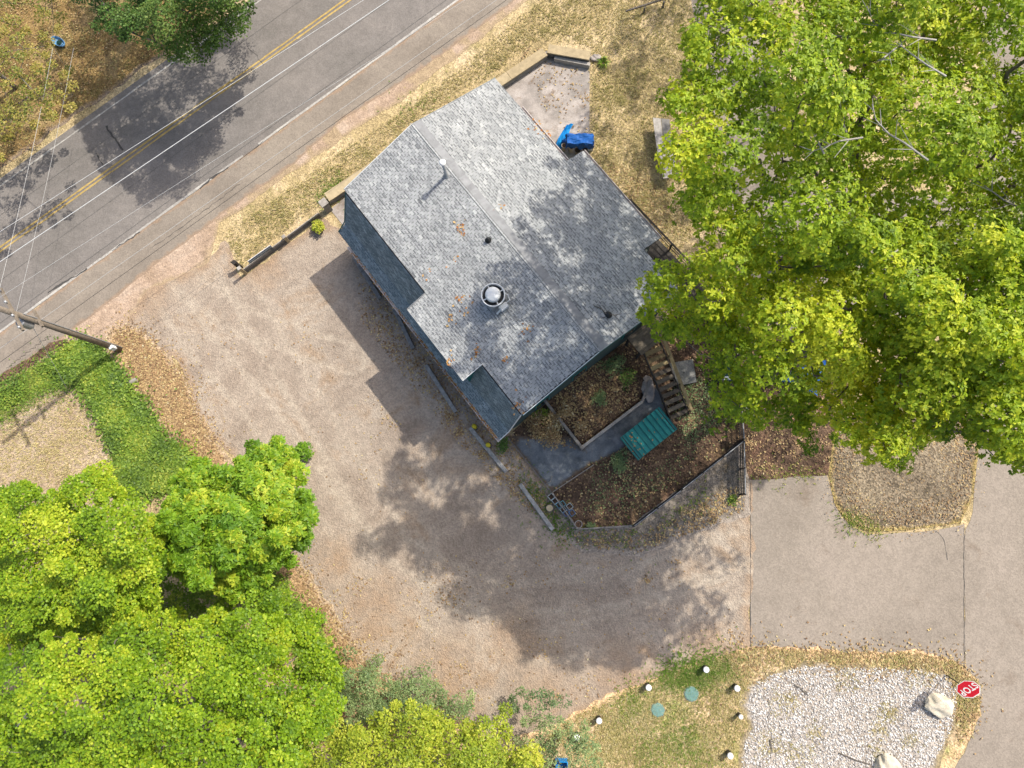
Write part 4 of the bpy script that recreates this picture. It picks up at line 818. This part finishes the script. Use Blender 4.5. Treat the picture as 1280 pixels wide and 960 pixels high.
# stop sign
ss = empty('stop_sign', P(1182, 843), 'red octagonal stop sign on a thin post beside the pale boulder', 'sign')
b = P(1182, 843); ctr = P(1210.5, 861.5, 2.15); nv = Vector((-.45, .8, .42)).normalized(); rx = Vector((-.86, -.51, 0)).normalized(); nv = (nv-rx*nv.dot(rx)).normalized(); upv = nv.cross(rx).normalized()
if upv.z < 0: upv = -upv
MB().bar(b, ctr-nv*.03+upv*.3, .055, .03).build('post', M['dark_metal'], ss)
def octo(name, R, o, th, m):
    pts = [ctr+nv*o+(rx*math.cos(R_(22.5+45*i))+upv*math.sin(R_(22.5+45*i)))*R for i in range(8)]
    V = pts+[p-nv*th for p in pts]; F = [tuple(range(8)), tuple(range(15, 7, -1))]+[((i+1) % 8, i, 8+i, 8+(i+1) % 8) for i in range(8)]
    return MB().add(V, F).build(name, m, ss)
octo('sign_plate', .55, 0, .006, M['white_sign']); octo('red_face', .505, .006, .004, M['red_sign'])
def letters(txt, size, parent, m, frame, name='lettering', depth=.004):
    cu = bpy.data.curves.new(name, 'FONT'); cu.body = txt; cu.align_x = 'CENTER'; cu.align_y = 'CENTER'; cu.size = size; cu.extrude = depth; cu.offset = .008; cu.space_character = 1.05
    to = bpy.data.objects.new('tmp', cu); COL.objects.link(to); dg = bpy.context.evaluated_depsgraph_get(); me = bpy.data.meshes.new_from_object(to.evaluated_get(dg)); bpy.data.objects.remove(to)
    me.transform(frame); me.attributes.new('tone', 'FLOAT', 'POINT'); return link(name, me, m, parent)
fr = Matrix(((rx.x*.85, upv.x*1.25, nv.x, 0), (rx.y*.85, upv.y*1.25, nv.y, 0), (rx.z*.85, upv.z*1.25, nv.z, 0), (0, 0, 0, 1)))
fr = Matrix.Translation(ctr+nv*.012) @ fr
letters('STOP', .42, ss, M['white_sign'], fr)
# dead branches on white gravel
for i, (pts, lb) in enumerate(((((992, 855), (1000, 860), (1010, 869)), 'dark broken stick lying in the upper white gravel'), (((1048, 941), (1070, 950), (1086, 955)), 'thin grey stick pointing at the mossy boulder'), (((962, 924), (964, 936)), 'short brown stick at the lower end of the white gravel'))):
    tag(MB().tube([P(*p)+VZ*.06 for p in pts], [.05, .04, .025][:len(pts)], 6).build('dead_stick', M['bark']), lb, 'stick', 'sticks on the white gravel')
lo = empty('fallen_log', P(161, 478), 'short pale log lying at the edge of the ivy', 'log'); q0, q1 = P(153, 481, .12), P(171, 475, .12); MB().tube([q0, (q0+q1)/2+VZ*.01, q1], [.16, .17, .15], 12).build('bark', M['twig'], lo); MB().tube([q0-(q1-q0).normalized()*.004, q0-(q1-q0).normalized()*.012], .14, 12).build('cut_end', M['tan_timber'], lo)
bt = empty('plastic_tub', P(75, 54), 'small blue oval tub on the dry grass across the road', 'tub'); mb = MB().lathe((0, 0, 0), [(.33, 0), (.42, .2), (.46, .2), (.45, .22), (.4, .2), (.3, .06), (.02, .05)], 24); c = P(75, 54)
mb.v = [(c.x+x*1.1-y*.3, c.y+y*.8+x*-.3, z+.01) for x, y, z in mb.v]; mb.build('shell', M['blue_tub'], bt); MB().lathe(c, [(.2, .075), (.18, .09), (.01, .1)], 12).build('contents', M['bin_green'], bt)
rl = empty('top_rail', P(800, 8), 'brown wooden rail on posts at the grass edge near the rear drive', 'rail'); MB().bar(P(782, 14, .6), P(838, -4, .6), .09, .09).build('rail', M['bark'], rl)
for x, y in ((806, 9), (830, 2)): q = P(x, y, .55); MB().bar((q.x, q.y, 0), q, .1, .1).build('post', M['bark'], rl)
cr = empty('blue_crate', P(703, 957), 'blue plastic crate half hidden in the bluish shrub', 'crate'); c = P(702, 955)
for sx, sy in ((1, 0), (-1, 0), (0, 1), (0, -1)): n_ = X*sx+Y*sy; s_ = X*sy+Y*sx; MB().box(c+n_*.3+VZ*.3, n_*.02, s_*(.32 if sx else .28), VZ*.3).build('side', M['tarp_light'], cr)
MB().box(c+VZ*.06, X*.28, Y*.28, VZ*.03).build('base', M['tarp_light'], cr)
# fallen branch on the roof
zz = roof_z(6.3)+.1; fbp = [(742, 382), (752, 386), (757, 392), (768, 394), (777, 392)]
tag(MB().tube([P(x, y, zz+.05*math.sin(i*2)) for i, (x, y) in enumerate(fbp)], [.02, .03, .035, .02, .01], 6).tube([P(722, 402, zz+.03), P(738, 402, zz+.02), P(757, 396, zz)], [.01, .015, .02], 5).tube([P(768, 394, zz), P(775, 401, zz+.05)], [.015, .008], 5).build('fallen_branch', M['bark']), 'thin dead branch lying on the roof by the small dark vent', 'branch')

# ------------------------------------------------------------------ utility pole and cables
up = empty('utility_pole', P(150, 437), 'wooden utility pole with crossarm at the edge of the road', 'utility pole'); pb = P(150, 437)
MB().tube([pb, pb+VZ*5, pb+VZ*10], [.19, .165, .13], 14).build('pole', M['pole_wood'], up, True)
ca = Vector((-.55, .83, 0)).normalized()
for z in (8.75, 7.0): MB().bar(pb+ca*(-1.25 if z > 8 else -.5)+VZ*z+RD*.18, pb+ca*(1.25 if z > 8 else .5)+VZ*z+RD*.18, .11, .13).build('crossarm', M['pole_wood'], up)
for t in (-1.1, -.4, .4, 1.1): MB().lathe(pb+ca*t+RD*.18+VZ*8.81, [(.03, 0), (.06, .06), (.05, .12), (.07, .16), (.02, .2)], 10).build('insulator', M['grey_metal'], up)
MB().lathe(pb+RD*-.35+VZ*6.9, [(.2, 0), (.23, .05), (.23, .75), (.15, .82), (.02, .85)], 16).build('transformer', M['grey_metal'], up)
MB().tube([pb+RD*.2+VZ*.1, pb+RD*.19+VZ*5.5, pb+RD*.16+VZ*8], .035, 6).build('conduit', M['grey_metal'], up)
MB().bev(pb+RD*.1+ca*-.2+VZ*1.0, RD*.12, ca*.1, VZ*.22, .02).build('meter_box', M['white_metal'], up)
for z in (5.4, 6.0): 
    mb = MB()
    for a in range(9):
        t0 = a*.4; mb.tube([pb+RD*(-.5-a*.33)+VZ*(z-.02*a), pb+RD*(-.62-a*.33)+VZ*(z-.25), pb+RD*(-.78-a*.33)+VZ*(z-.02*a)], .012, 4)
    if z < 5.8: mb.build('cable_loops', M['cable_dark'], up)
def cable(a, b, r, m, label, sag=.3, grp='overhead cables along the road'):
    pts = [lerp(a, b, t)-VZ*sag*4*t*(1-t) for t in np.linspace(0, 1, 17)]; return tag(MB().tube(pts, r, 5, caps=False).build('cable', m), label, 'cable', grp)
def ext(a, b, k): return a+(b-a)*k
def strung(z, p, q, r, m, label, sag=.1):
    """cable at height z passing over two surveyed photo points, carried on beyond both"""
    a, b = P(*p, z), P(*q, z); d = (b-a).normalized(); return cable(a-d*26, b+d*45, r, m, label, sag)
strung(9.0, (127, 240), (360, 83), .017, M['cable_pale'], 'bright white overhead cable over the double yellow line')
strung(9.0, (75, 240), (310, 90), .009, M['cable_pale'], 'thin greenish overhead cable on the far side of the double yellow line')
strung(8.9, (117, 295), (203, 240), .006, M['cable_pale'], 'faint overhead cable between the bright cable and the edge line')
strung(5.9, (100, 364), (490, 90), .011, M['cable_grey'], 'pale overhead cable along the road shoulder')
strung(5.6, (100, 380), (505, 90), .013, M['cable_dark'], 'dark overhead cable along the road shoulder beside the pale one')
cable(pb+VZ*9.6, P(66, 60, 5.5), .008, M['cable_grey'], 'pale service cable crossing the road from the pole', .15, 'service cables'); cable(pb+VZ*8.3, P(92, 60, 5.5), .008, M['cable_grey'], 'second pale service cable crossing the road, to the house side', .15, 'service cables')
gw = MB().tube([pb+VZ*7.5, P(84, 486)], .012, 5).build('guy_wire', M['cable_pale']); tag(gw, 'pale guy wire from the pole down to the grass', 'wire')

# ------------------------------------------------------------------ trees and plants
def holes(poly, n, lo, hi): p = sample([tuple(q) for q in poly], n); return [(x, y, r) for (x, y), r in zip(p, rng.uniform(lo, hi, n))]
def clump_centres(poly, n, inset, gaps=(), tries=40):
    """evenly spread points in a photo outline (the crown as surveyed), kept clear of its edge and gaps"""
    q = [tuple(p) for p in poly]; p = sample(q, n*tries); d = edist(p, q); p = p[d > inset]
    for gx, gy, gr in gaps: p = p[np.hypot(p[:, 0]-gx, p[:, 1]-gy) > gr]
    a = np.array(q); area = abs(np.sum(a[:, 0]*np.roll(a[:, 1], -1)-np.roll(a[:, 0], -1)*a[:, 1]))/2
    sep = .72*math.sqrt(area/n); out = []; arr = np.zeros((n+1, 2))
    for c in p:
        k = len(out)
        if k == 0 or np.min(np.hypot(*(arr[:k]-c).T)) > sep: arr[k] = c; out.append(c)
        if len(out) >= n: break
    return np.array(out)
def foliage(C, rad, per, style, L, W, flat, tone):
    """leaf arrays for clumps: C centres, rad radii"""
    out = []
    k = len(C); per = int(per); idx = np.repeat(np.arange(k), per); n = len(idx)
    u = rnd_unit(n); u[:, 2] = np.abs(u[:, 2])*1.0-.25*(rng.random(n) < .3)
    rr = rad[idx]*rng.uniform(.35, 1.05, n)**.6; pos = C[idx]+u*rr[:, None]*np.array([1, 1, flat]); tn = tone[idx]+rng.normal(0, .09, n)
    if style == 'rosette':
        m = 7; pos = np.repeat(pos, m, 0); ax = np.repeat(u*np.array([.8, .8, .5])+np.array([0, 0, .75]), m, 0); ax /= np.linalg.norm(ax, axis=1, keepdims=True)
        t = np.cross(ax, rnd_unit(len(ax))); t /= np.linalg.norm(t, axis=1, keepdims=True)+1e-9; D = t+ax*rng.uniform(-.25, .45, (len(ax), 1)); Nn = ax+rnd_unit(len(ax))*.35; tn = np.repeat(tn, m)
    else:
        a = rng.uniform(0, 6.283, n); D = np.stack([np.cos(a), np.sin(a), rng.uniform(-.45, .15, n)], 1)+u*.35; Nn = np.array([[0, 0, 1.]])+u*.45+rnd_unit(n)*.62
    kk = len(pos); Ls = rng.uniform(*L, kk); return pos, D, Nn, Ls, Ls*rng.uniform(*W, kk), tn+rng.normal(0, .16, kk)
def tree(name, label, cat, poly, hf, n, rad, per, style, L, W, m, gaps=(), under=.5, inset=14, flat=.6, trunk=None, tr=.25, tmean=.5, group=None, limbs=9, drop=(1.5, 4.), bare=(), lobe=1.2, per_lobe=7, rag=7., dscale=None):
    px = clump_centres([tuple(q) for q in jitter_poly(poly, 16, rag)], n, inset, gaps); h = hf(px[:, 0], px[:, 1])+rng.normal(0, .25, len(px))
    lc = px[rng.permutation(len(px))[:max(3, len(px)//per_lobe)]]; lo_ = rng.normal(0, .45*lobe, len(lc)); dd = np.hypot(px[:, None, 0]-lc[None, :, 0], px[:, None, 1]-lc[None, :, 1]); li = dd.argmin(1); dm = dd.min(1)
    h = h+lo_[li]-lobe*np.clip(dm/np.percentile(dm, 92), 0, 1.3)**2+lobe*.4; C = PV(px, h); r = rng.uniform(*rad, len(C))*np.clip(.55+edist(px, [tuple(q) for q in poly])/70, .55, 1)
    nu = int(len(C)*under); pick = rng.permutation(len(C))[:nu]
    px2 = px[pick]+rng.normal(0, 10, (nu, 2)); C2 = PV(px2, np.maximum(h[pick]-rng.uniform(*drop, nu)*(1 if dscale is None else dscale(px2[:, 0])), .6)); r2 = rng.uniform(*rad, nu)
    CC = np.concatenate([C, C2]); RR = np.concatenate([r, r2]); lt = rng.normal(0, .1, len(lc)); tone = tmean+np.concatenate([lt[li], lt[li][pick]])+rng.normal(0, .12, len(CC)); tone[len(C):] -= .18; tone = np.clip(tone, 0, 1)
    base = Vector((CC[:, 0].mean(), CC[:, 1].mean(), 0)) if trunk is None else trunk
    t = empty(name, base, label, cat, group)
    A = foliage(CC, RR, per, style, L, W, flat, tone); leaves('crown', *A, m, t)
    hm = C[:, 2].mean(); top = base+VZ*hm*.5; mb = MB()
    mb.tube([base-VZ*.05, base+Vector((.05, .03, hm*.2)), base+Vector((-.05, .06, hm*.36)), top], [tr*1.35, tr, tr*.85, tr*.7], 10); mb.build('trunk', M['bark'], t, True)
    lb = MB(); nodes = np.vstack([np.array([[top.x, top.y, top.z]]), CC-np.array([0, 0, .25])]); nn_ = len(nodes)
    par = np.zeros(nn_, int); plen = np.zeros(nn_); done = np.zeros(nn_, bool); done[0] = True; cost = np.linalg.norm(nodes-nodes[0], axis=1); order = []
    for _ in range(nn_-1):                                      # grow the branch network outwards, nearest twig first
        c_ = np.where(done, 1e9, cost); i = int(c_.argmin()); done[i] = True; order.append(i); d_ = np.linalg.norm(nodes-nodes[i], axis=1); plen[i] = plen[par[i]]+np.linalg.norm(nodes[i]-nodes[par[i]])
        nc = d_+.3*plen[i]; better = (~done) & (nc < cost); cost[better] = nc[better]; par[better] = i
    size = np.ones(nn_)
    for i in reversed(order): size[par[i]] += size[i]
    rad_ = np.maximum(.012, tr*.6*(size/nn_)**.45)
    for i in order:
        a_, b_ = Vector(nodes[par[i]]), Vector(nodes[i]); L_ = (b_-a_).length; m_ = lerp(a_, b_, .5)+Vector(rng.normal(0, .07, 3))*L_+VZ*-.05*L_
        lb.tube([a_, m_, b_], [rad_[par[i]] if par[i] and size[par[i]] < size[i]*2 else rad_[i]*1.15, rad_[i]*1.05, rad_[i]*.9], 5 if rad_[i] > .04 else 4, caps=False)
    lb.build('limbs', M['bark'], t)
    if bare:
        for pts, hh in bare:
            tw = MB(); q = [P(x, y, hh-.35+.2*math.sin(i*1.7)-.25*(i == 0)) for i, (x, y) in enumerate(pts)]
            tw.tube(q, list(np.linspace(.032, .01, len(q))), 5)
            for i in range(1, len(q)):
                for s in (-1, 1):
                    d = (q[i]-q[i-1]); e = q[i]+Vector((d.y*s*.45+d.x*.4, -d.x*s*.45+d.y*.4, rng.uniform(-.1, .35))); tw.tube([lerp(q[i-1], q[i], .6), e], [.014, .006], 4)
            tw.build('dead_branch', M['twig'], t)
    return t
def dome(cx, cy, rx_, ry_, hi, lo): return lambda x, y: lo+(hi-lo)*np.clip(1-((x-cx)/rx_)**2-((y-cy)/ry_)**2, 0, 1)
OAKB = [(838, 120), (862, 100), (862, 40), (868, 5), (868, -50), (885, -120), (935, -180), (1020, -240), (1200, -300), (1440, -250), (1440, 330), (1250, 335), (1120, 320), (1000, 330), (930, 320), (880, 300), (850, 250), (832, 190), (850, 160)]
OAKA = [(792, 375), (806, 345), (850, 318), (905, 300), (1000, 300), (1120, 290), (1250, 300), (1440, 300), (1440, 560), (1290, 580), (1235, 560), (1200, 520), (1180, 545), (1130, 565), (1085, 575), (1070, 545), (1040, 530), (1000, 540), (945, 520), (900, 532), (888, 510), (905, 470), (870, 430), (830, 415), (800, 395)]
gB = [(845, 288, 34), (826, 262, 26), (868, 315, 14), (922, 240, 22), (888, 70, 12), (1250, 88, 20), (960, 205, 12), (1195, 130, 8), (985, 215, 9)]
gA = [(845, 300, 30), (830, 270, 26), (866, 328, 12), (958, 330, 12), (930, 412, 10), (992, 452, 16), (980, 430, 10), (1040, 395, 9), (870, 385, 12), (1060, 410, 8), (842, 350, 8), (1170, 470, 8), (1010, 480, 12), (945, 470, 10), (1015, 500, 10)]
def oakh(x, y):
    t = np.clip((y-190)/330, 0, 1); side = np.clip((x-880)/260, 0, 1)
    return 19.6-t*(5.6*(1-side)+1.4*side)-np.clip((900-x)/100, 0, 1)*t*1.2
gB += holes([(845, 60), (980, 40), (1150, 60), (1150, 280), (870, 280)], 12, 7, 12)
gA += holes([(810, 350), (1000, 320), (1150, 320), (1150, 520), (890, 515)], 26, 7, 14)+[(858, 330, 22), (872, 350, 12)]
oak = dict(style='rosette', L=(.1, .175), W=(.38, .58), m=M['leaf_oak'], flat=.55)
tree('oak_tree', 'tall yellow-green oak standing over the rear drive and plank table', 'tree', OAKB, oakh, 430, (.5, 1.0), 50, gaps=gB, under=.8, inset=4, lobe=2.0, per_lobe=8, rag=14., trunk=P(985, 330), tr=.42, limbs=16, drop=(1.5, 8), tmean=.52,
     bare=[([(1160, 200), (1130, 178), (1112, 168), (1095, 150), (1090, 130)], 21.6), ([(1170, 50), (1140, 46), (1112, 40), (1092, 28), (1084, 8)], 21.3), ([(1078, 172), (1050, 176), (1030, 184), (1008, 192)], 21.5), ([(1120, 60), (1105, 72), (1098, 76), (1108, 74)], 20.8), ([(1182, 95), (1160, 82), (1140, 68), (1120, 52)], 21.3), ([(1280, 262), (1255, 250), (1230, 232), (1218, 224)], 19.), ([(1058, 165), (1048, 140), (1040, 120)], 21.5), ([(1030, 192), (1016, 165), (998, 150)], 21.2)], **oak)
tree('oak_tree', 'broad yellow-green oak overhanging the ramp, roof corner and garden fence', 'tree', OAKA, oakh, 330, (.45, .95), 40, gaps=gA, under=.8, inset=4, lobe=2.0, per_lobe=8, rag=14., dscale=lambda x: np.where(x < 1060, 1., .3), trunk=P(960, 470), tr=.4, limbs=16, drop=(1.5, 9.5), tmean=.6,
     bare=[([(1278, 335), (1250, 326), (1228, 320), (1205, 322)], 18.3), ([(1270, 290), (1255, 300), (1248, 312), (1258, 330)], 18.6), ([(1125, 310), (1110, 322), (1098, 318), (1085, 308)], 18.4), ([(1118, 300), (1112, 312), (1100, 330)], 18.4), ([(1060, 475), (1050, 484), (1044, 488)], 14.5), ([(1110, 345), (1090, 362), (1060, 352)], 17.5)], **oak)
tree('oak_tree', 'oak beyond the rear drive dappling the dry grass with shade', 'tree', [(1040, -320), (1090, -480), (1180, -620), (1400, -600), (1390, -400), (1240, -330)], lambda x, y: 14.5+0*x, 60, (.5, .95), 22, 'rosette', (.12, .2), (.4, .58), M['leaf_oak'], under=.2, inset=10, tr=.35)
tree('street_oak', 'dark green tree hanging over the far edge of the road', 'tree', [(95, -30), (112, 22), (108, 36), (150, 52), (190, 62), (222, 84), (256, 78), (282, 52), (318, 38), (326, 8), (350, -50), (330, -220), (120, -240), (60, -120)], dome(205, -110, 190, 200, 9.6, 5.4), 240, (.5, .9), 190, 'leaf', (.1, .17), (.5, .75), M['leaf_dark'], under=.4, inset=5, tr=.3, tmean=.45, drop=(.6, 2.), trunk=P(190, 15))
tree('young_tree', 'sparse young tree with thin branches across the road', 'tree', [(-70, -60), (40, -40), (85, -10), (80, 40), (60, 60), (85, 85), (102, 115), (95, 145), (50, 160), (20, 190), (-70, 240)], dome(-20, 50, 150, 170, 6.5, 3.8), 95, (.3, .6), 80, 'leaf', (.11, .18), (.55, .8), M['leaf_olive'], under=.2, inset=5, tr=.12, tmean=.8, trunk=P(20, 110))
tree('roadside_tree', 'leafy tree beyond the young tree, shading the road', 'tree', [(-330, -60), (-150, -140), (-50, -90), (-18, 40), (-30, 150), (-110, 220), (-330, 180)], dome(-150, 20, 170, 190, 10.5, 5.5), 95, (.7, 1.2), 90, 'leaf', (.14, .22), (.55, .8), M['leaf_dark'], under=.4, inset=8, tr=.3)
mp = dict(style='leaf', L=(.09, .16), W=(.7, .95))
tree('chestnut_tree', 'bright green rounded tree beside the gravel lot', 'tree', [(200, 640), (222, 600), (250, 572), (282, 582), (318, 570), (336, 548), (356, 552), (374, 575), (370, 612), (398, 655), (385, 672), (352, 690), (345, 728), (300, 752), (250, 738), (205, 712), (190, 670)], dome(280, 660, 150, 130, 8., 4.5), 170, (.25, .65), 46, 'rosette', (.18, .31), (.32, .44), M['leaf_chestnut'], inset=3, under=.5, flat=.6, lobe=1.2, per_lobe=5, rag=11., tr=.22, drop=(.8, 4.5), tmean=.5)
tree('maple_tree', 'lime green maple at the meadow edge', 'tree', [(-110, 640), (-20, 610), (30, 598), (75, 612), (95, 592), (125, 576), (152, 596), (185, 632), (205, 668), (215, 705), (205, 745), (165, 792), (90, 800), (40, 815), (-110, 820)], dome(70, 690, 190, 120, 10., 6.), 190, (.3, .85), 270, m=M['leaf_maple'], inset=9, under=.5, flat=.5, lobe=1.9, per_lobe=4, rag=10., tr=.26, tmean=.55, drop=(1., 6.), gaps=[(8, 775, 8), (70, 660, 10)]+holes([(0, 610), (210, 640), (200, 780), (0, 800)], 9, 7, 12), **mp)
tree('large_maple', 'large light green maple with bare twigs behind the meadow', 'tree', [(-110, 802), (-20, 790), (60, 785), (120, 782), (160, 765), (200, 762), (245, 765), (290, 742), (345, 738), (385, 775), (412, 812), (432, 852), (420, 900), (385, 930), (370, 1010), (250, 1090), (-110, 1090)], dome(170, 930, 330, 200, 12., 7.), 340, (.3, .85), 265, m=M['leaf_maple'], inset=8, under=.5, flat=.5, lobe=2.0, per_lobe=4, rag=10., tr=.32, tmean=.5, limbs=14, drop=(1., 7.), gaps=holes([(0, 800), (380, 790), (400, 940), (0, 950)], 20, 7, 13)+[(195, 880, 12), (262, 872, 10), (30, 900, 9), (110, 905, 9), (330, 905, 9)],
     bare=[([(190, 892), (198, 872), (202, 860), (208, 848)], 11.6), ([(255, 898), (260, 880), (268, 872), (272, 862)], 11.5), ([(330, 898), (340, 888), (352, 880)], 10.5), ([(20, 910), (35, 890), (42, 880)], 11.2), ([(195, 945), (205, 930), (210, 915)], 11.5), ([(85, 912), (100, 902), (112, 885)], 11.5)], **mp)
tree('yellow_shrub', 'tall yellow-green bush below the maple and bluish shrubs', 'shrub', [(345, 935), (372, 902), (415, 885), (450, 905), (478, 890), (505, 872), (545, 885), (572, 905), (600, 890), (632, 905), (650, 930), (685, 950), (700, 1040), (350, 1060)], dome(520, 990, 220, 130, 6.5, 3.6), 180, (.35, .7), 120, 'leaf', (.11, .18), (.45, .65), M['leaf_yellow'], inset=6, under=.8, tr=.1, tmean=.5, drop=(.6, 4.5), rag=10.)
tree('bluish_shrub', 'greyish green shrub between the maple and the yellow bush', 'shrub', [(415, 850), (440, 825), (470, 830), (500, 850), (530, 842), (560, 862), (590, 858), (606, 880), (570, 900), (530, 890), (480, 905), (430, 915)], dome(490, 880, 110, 60, 3.6, 1.8), 60, (.3, .55), 90, 'leaf', (.09, .15), (.4, .6), M['leaf_blue'], inset=5, under=.6, tr=.08, drop=(.4, 2.5))
tree('lawn_shrub', 'loose greyish green shrub at the edge of the dry lawn', 'shrub', [(640, 868), (658, 852), (690, 862), (705, 890), (728, 898), (752, 925), (760, 960), (740, 1010), (670, 1010), (645, 930)], dome(695, 940, 70, 90, 2.4, 1.0), 62, (.22, .45), 62, 'leaf', (.09, .15), (.4, .6), M['leaf_blue'], inset=6, under=.25, tr=.06, tmean=.55, drop=(.3, .8), gaps=[(668, 915, 10), (705, 952, 9)])
tree('small_shrub', 'low leafy shrub filling the gap beside the chestnut', 'shrub', [(335, 745), (345, 722), (372, 745), (390, 765), (415, 800), (430, 835), (420, 850), (385, 800)], dome(385, 785, 60, 70, 2.2, 1.0), 30, (.3, .5), 80, 'leaf', (.1, .17), (.6, .8), M['leaf_ivy'], inset=4, under=.2, tr=.06, drop=(.3, .8))
tree('understory_shrub', 'shaded low shrub in the gap between the maples', 'shrub', [(140, 745), (170, 730), (255, 728), (285, 750), (270, 782), (150, 795), (60, 800), (60, 785)], dome(190, 760, 120, 45, 3.4, 2.2), 46, (.35, .6), 90, 'leaf', (.1, .17), (.6, .85), M['leaf_ivy'], inset=3, under=.5, tr=.08, drop=(.4, 2.))
# ivy ground cover
def cover(name, poly, n, m, h, L, z0=.02):
    wp = PP(poly); p = feather(sample(wp, n), .5); k = len(p); hh = h*(.35+.65*np.abs(np.sin(p[:, 0]*1.3)*np.cos(p[:, 1]*1.1+p[:, 0]*.4)))*rng.uniform(.3, 1, k)
    a = rng.uniform(0, 6.28, k); D = np.stack([np.cos(a), np.sin(a), rng.uniform(-.3, .4, k)], 1); Nn = np.stack([rng.normal(0, .4, k), rng.normal(0, .4, k), np.ones(k)], 1); Ls = rng.uniform(*L, k)
    tn = .45+.25*np.sin(p[:, 0]*1.9+.7)*np.sin(p[:, 1]*1.6)+rng.normal(0, .2, k); return tag(leaves(name, np.column_stack([p, z0+hh]), D, Nn, Ls, Ls*rng.uniform(.6, .95, k), tn, m), kind='stuff')
cover('ivy', [(62, 462), (80, 440), (105, 425), (130, 440), (150, 465), (178, 500), (205, 548), (235, 560), (250, 610), (150, 620), (148, 575), (125, 520), (102, 482)], 26000, M['leaf_ivy'], .45, (.1, .2))
cover('ivy', [(310, 700), (350, 720), (430, 840), (420, 860), (380, 830), (300, 740)], 6000, M['leaf_ivy'], .4, (.1, .18))
cover('tall_weeds', [(-30, 500), (30, 465), (70, 445), (90, 440), (100, 470), (60, 490), (0, 515), (-30, 540)], 4200, M['leaf_ivy'], .3, (.07, .15))
cover('garden_weeds', [(840, 480), (880, 470), (900, 530), (860, 560), (845, 520)], 1100, M['leaf_blue'], .2, (.06, .12)); cover('garden_weeds', [(740, 580), (775, 570), (800, 600), (880, 550), (840, 600), (790, 640), (730, 640)], 500, M['leaf_blue'], .2, (.06, .12), .04)
# single plants
def spiky(x, y, n, L, m, label, nm='spiky_plant', rise=.8):
    c = P(x, y); t = empty(nm, c, label, 'plant'); mb = MB()
    for i in range(n):
        a = i*2.399+rng.normal(0, .2); l = rng.uniform(.6, 1.)*L; d = Vector((math.cos(a), math.sin(a), 0)); s = Vector((-d.y, d.x, 0)); b_ = c+d*.04+VZ*.03
        p1 = b_+d*l*.45+VZ*l*rise*rng.uniform(.5, 1); p2 = b_+d*l+VZ*l*rise*rng.uniform(.1, .7); mb.add([b_+s*.02, b_-s*.02, p1-s*.03, p1+s*.03, p2], [(0, 1, 2, 3), (3, 2, 4)])
    mb.build('blades', m, t); MB().lathe(c, [(.08, 0), (.06, .08), (.01, .1)], 8).build('crown_base', M['garden_soil'], t); return t
spiky(754, 80, 46, .5, M['leaf_ivy'], 'green spiky plant at the end of the patio wall'); rock('garden_rock', P(745, 74), (.35, .28, .35), 'small pale rock beside the spiky plant', M['concrete'], 21)
def bush(x, y, r, h, n, m, label, nm='garden_plant', L=(.07, .13), z=.03):
    c = P(x, y); t = empty(nm, c, label, 'plant'); k = 16; C = np.array([(c.x, c.y, z+h*.4)])+rng.normal(0, 1, (k, 3))*np.array([r*.4, r*.4, h*.18]); C[:, 2] = np.maximum(C[:, 2], z+.05)
    leaves('foliage', *foliage(C, np.full(k, r*.45), n//k, 'leaf', L, (.5, .8), .6, np.clip(rng.normal(.55, .2, k), 0, 1)), m, t); MB().tube([c, c+VZ*(h*.5+z)], [.03, .015], 6).build('stem', M['bark'], t)
pl = empty('round_planter', P(400, 286), 'round planter of pale flowers on the gravel near the pier', 'planter'); MB().lathe(P(400, 286), [(.28, 0), (.36, .3), (.4, .3), (.39, .34), (.33, .33), (.02, .31)], 18).build('bowl', M['clay'], pl)
k = 18; c = P(400, 286); C = np.array([(c.x, c.y, .45)])+rng.normal(0, 1, (k, 3))*np.array([.16, .16, .07]); leaves('foliage', *foliage(C, np.full(k, .16), 30, 'leaf', (.07, .13), (.5, .8), .7, np.clip(rng.normal(.7, .2, k), 0, 1)), M['leaf_yellow'], pl)
bush(679, 519, .5, .6, 340, M['leaf_ivy'], 'bright green plant in the brown bed below the gable'); bush(629, 556, .45, .5, 260, M['leaf_dark'], 'dark green plant at the corner of the house', z=.05)
bush(690, 540, 1.0, .6, 1500, M['leaf_litter'], 'withered brown shrub spilling onto the slate walk', 'withered_shrub'); bush(668, 528, .7, .5, 700, M['leaf_litter'], 'withered brown shrub against the house corner', 'withered_shrub')
bush(772, 578, .6, .4, 600, M['leaf_blue'], 'grey-green plant beside the teal shelter'); bush(765, 458, .7, .7, 500, M['leaf_blue'], 'shaded plant under the deck edge', z=.1)
bush(708, 515, .6, .45, 420, M['leaf_litter'], 'rust brown dying plant in the raised bed by its long timber', 'withered_shrub', z=.3); bush(752, 500, .5, .5, 320, M['leaf_blue'], 'dull green plant in the middle of the raised bed', z=.3); bush(725, 535, .4, .4, 260, M['leaf_litter'], 'tan dying plant in the raised bed corner by the pale post', 'withered_shrub', z=.3); bush(780, 475, .5, .5, 300, M['leaf_dark'], 'dark plant in the raised bed near the stair', z=.3)
bush(915, 625, .3, .3, 160, M['leaf_ivy'], 'small green weed tuft by the black gate run'); bush(738, 657, .22, .25, 120, M['leaf_blue'], 'low weed beside the round white pot')
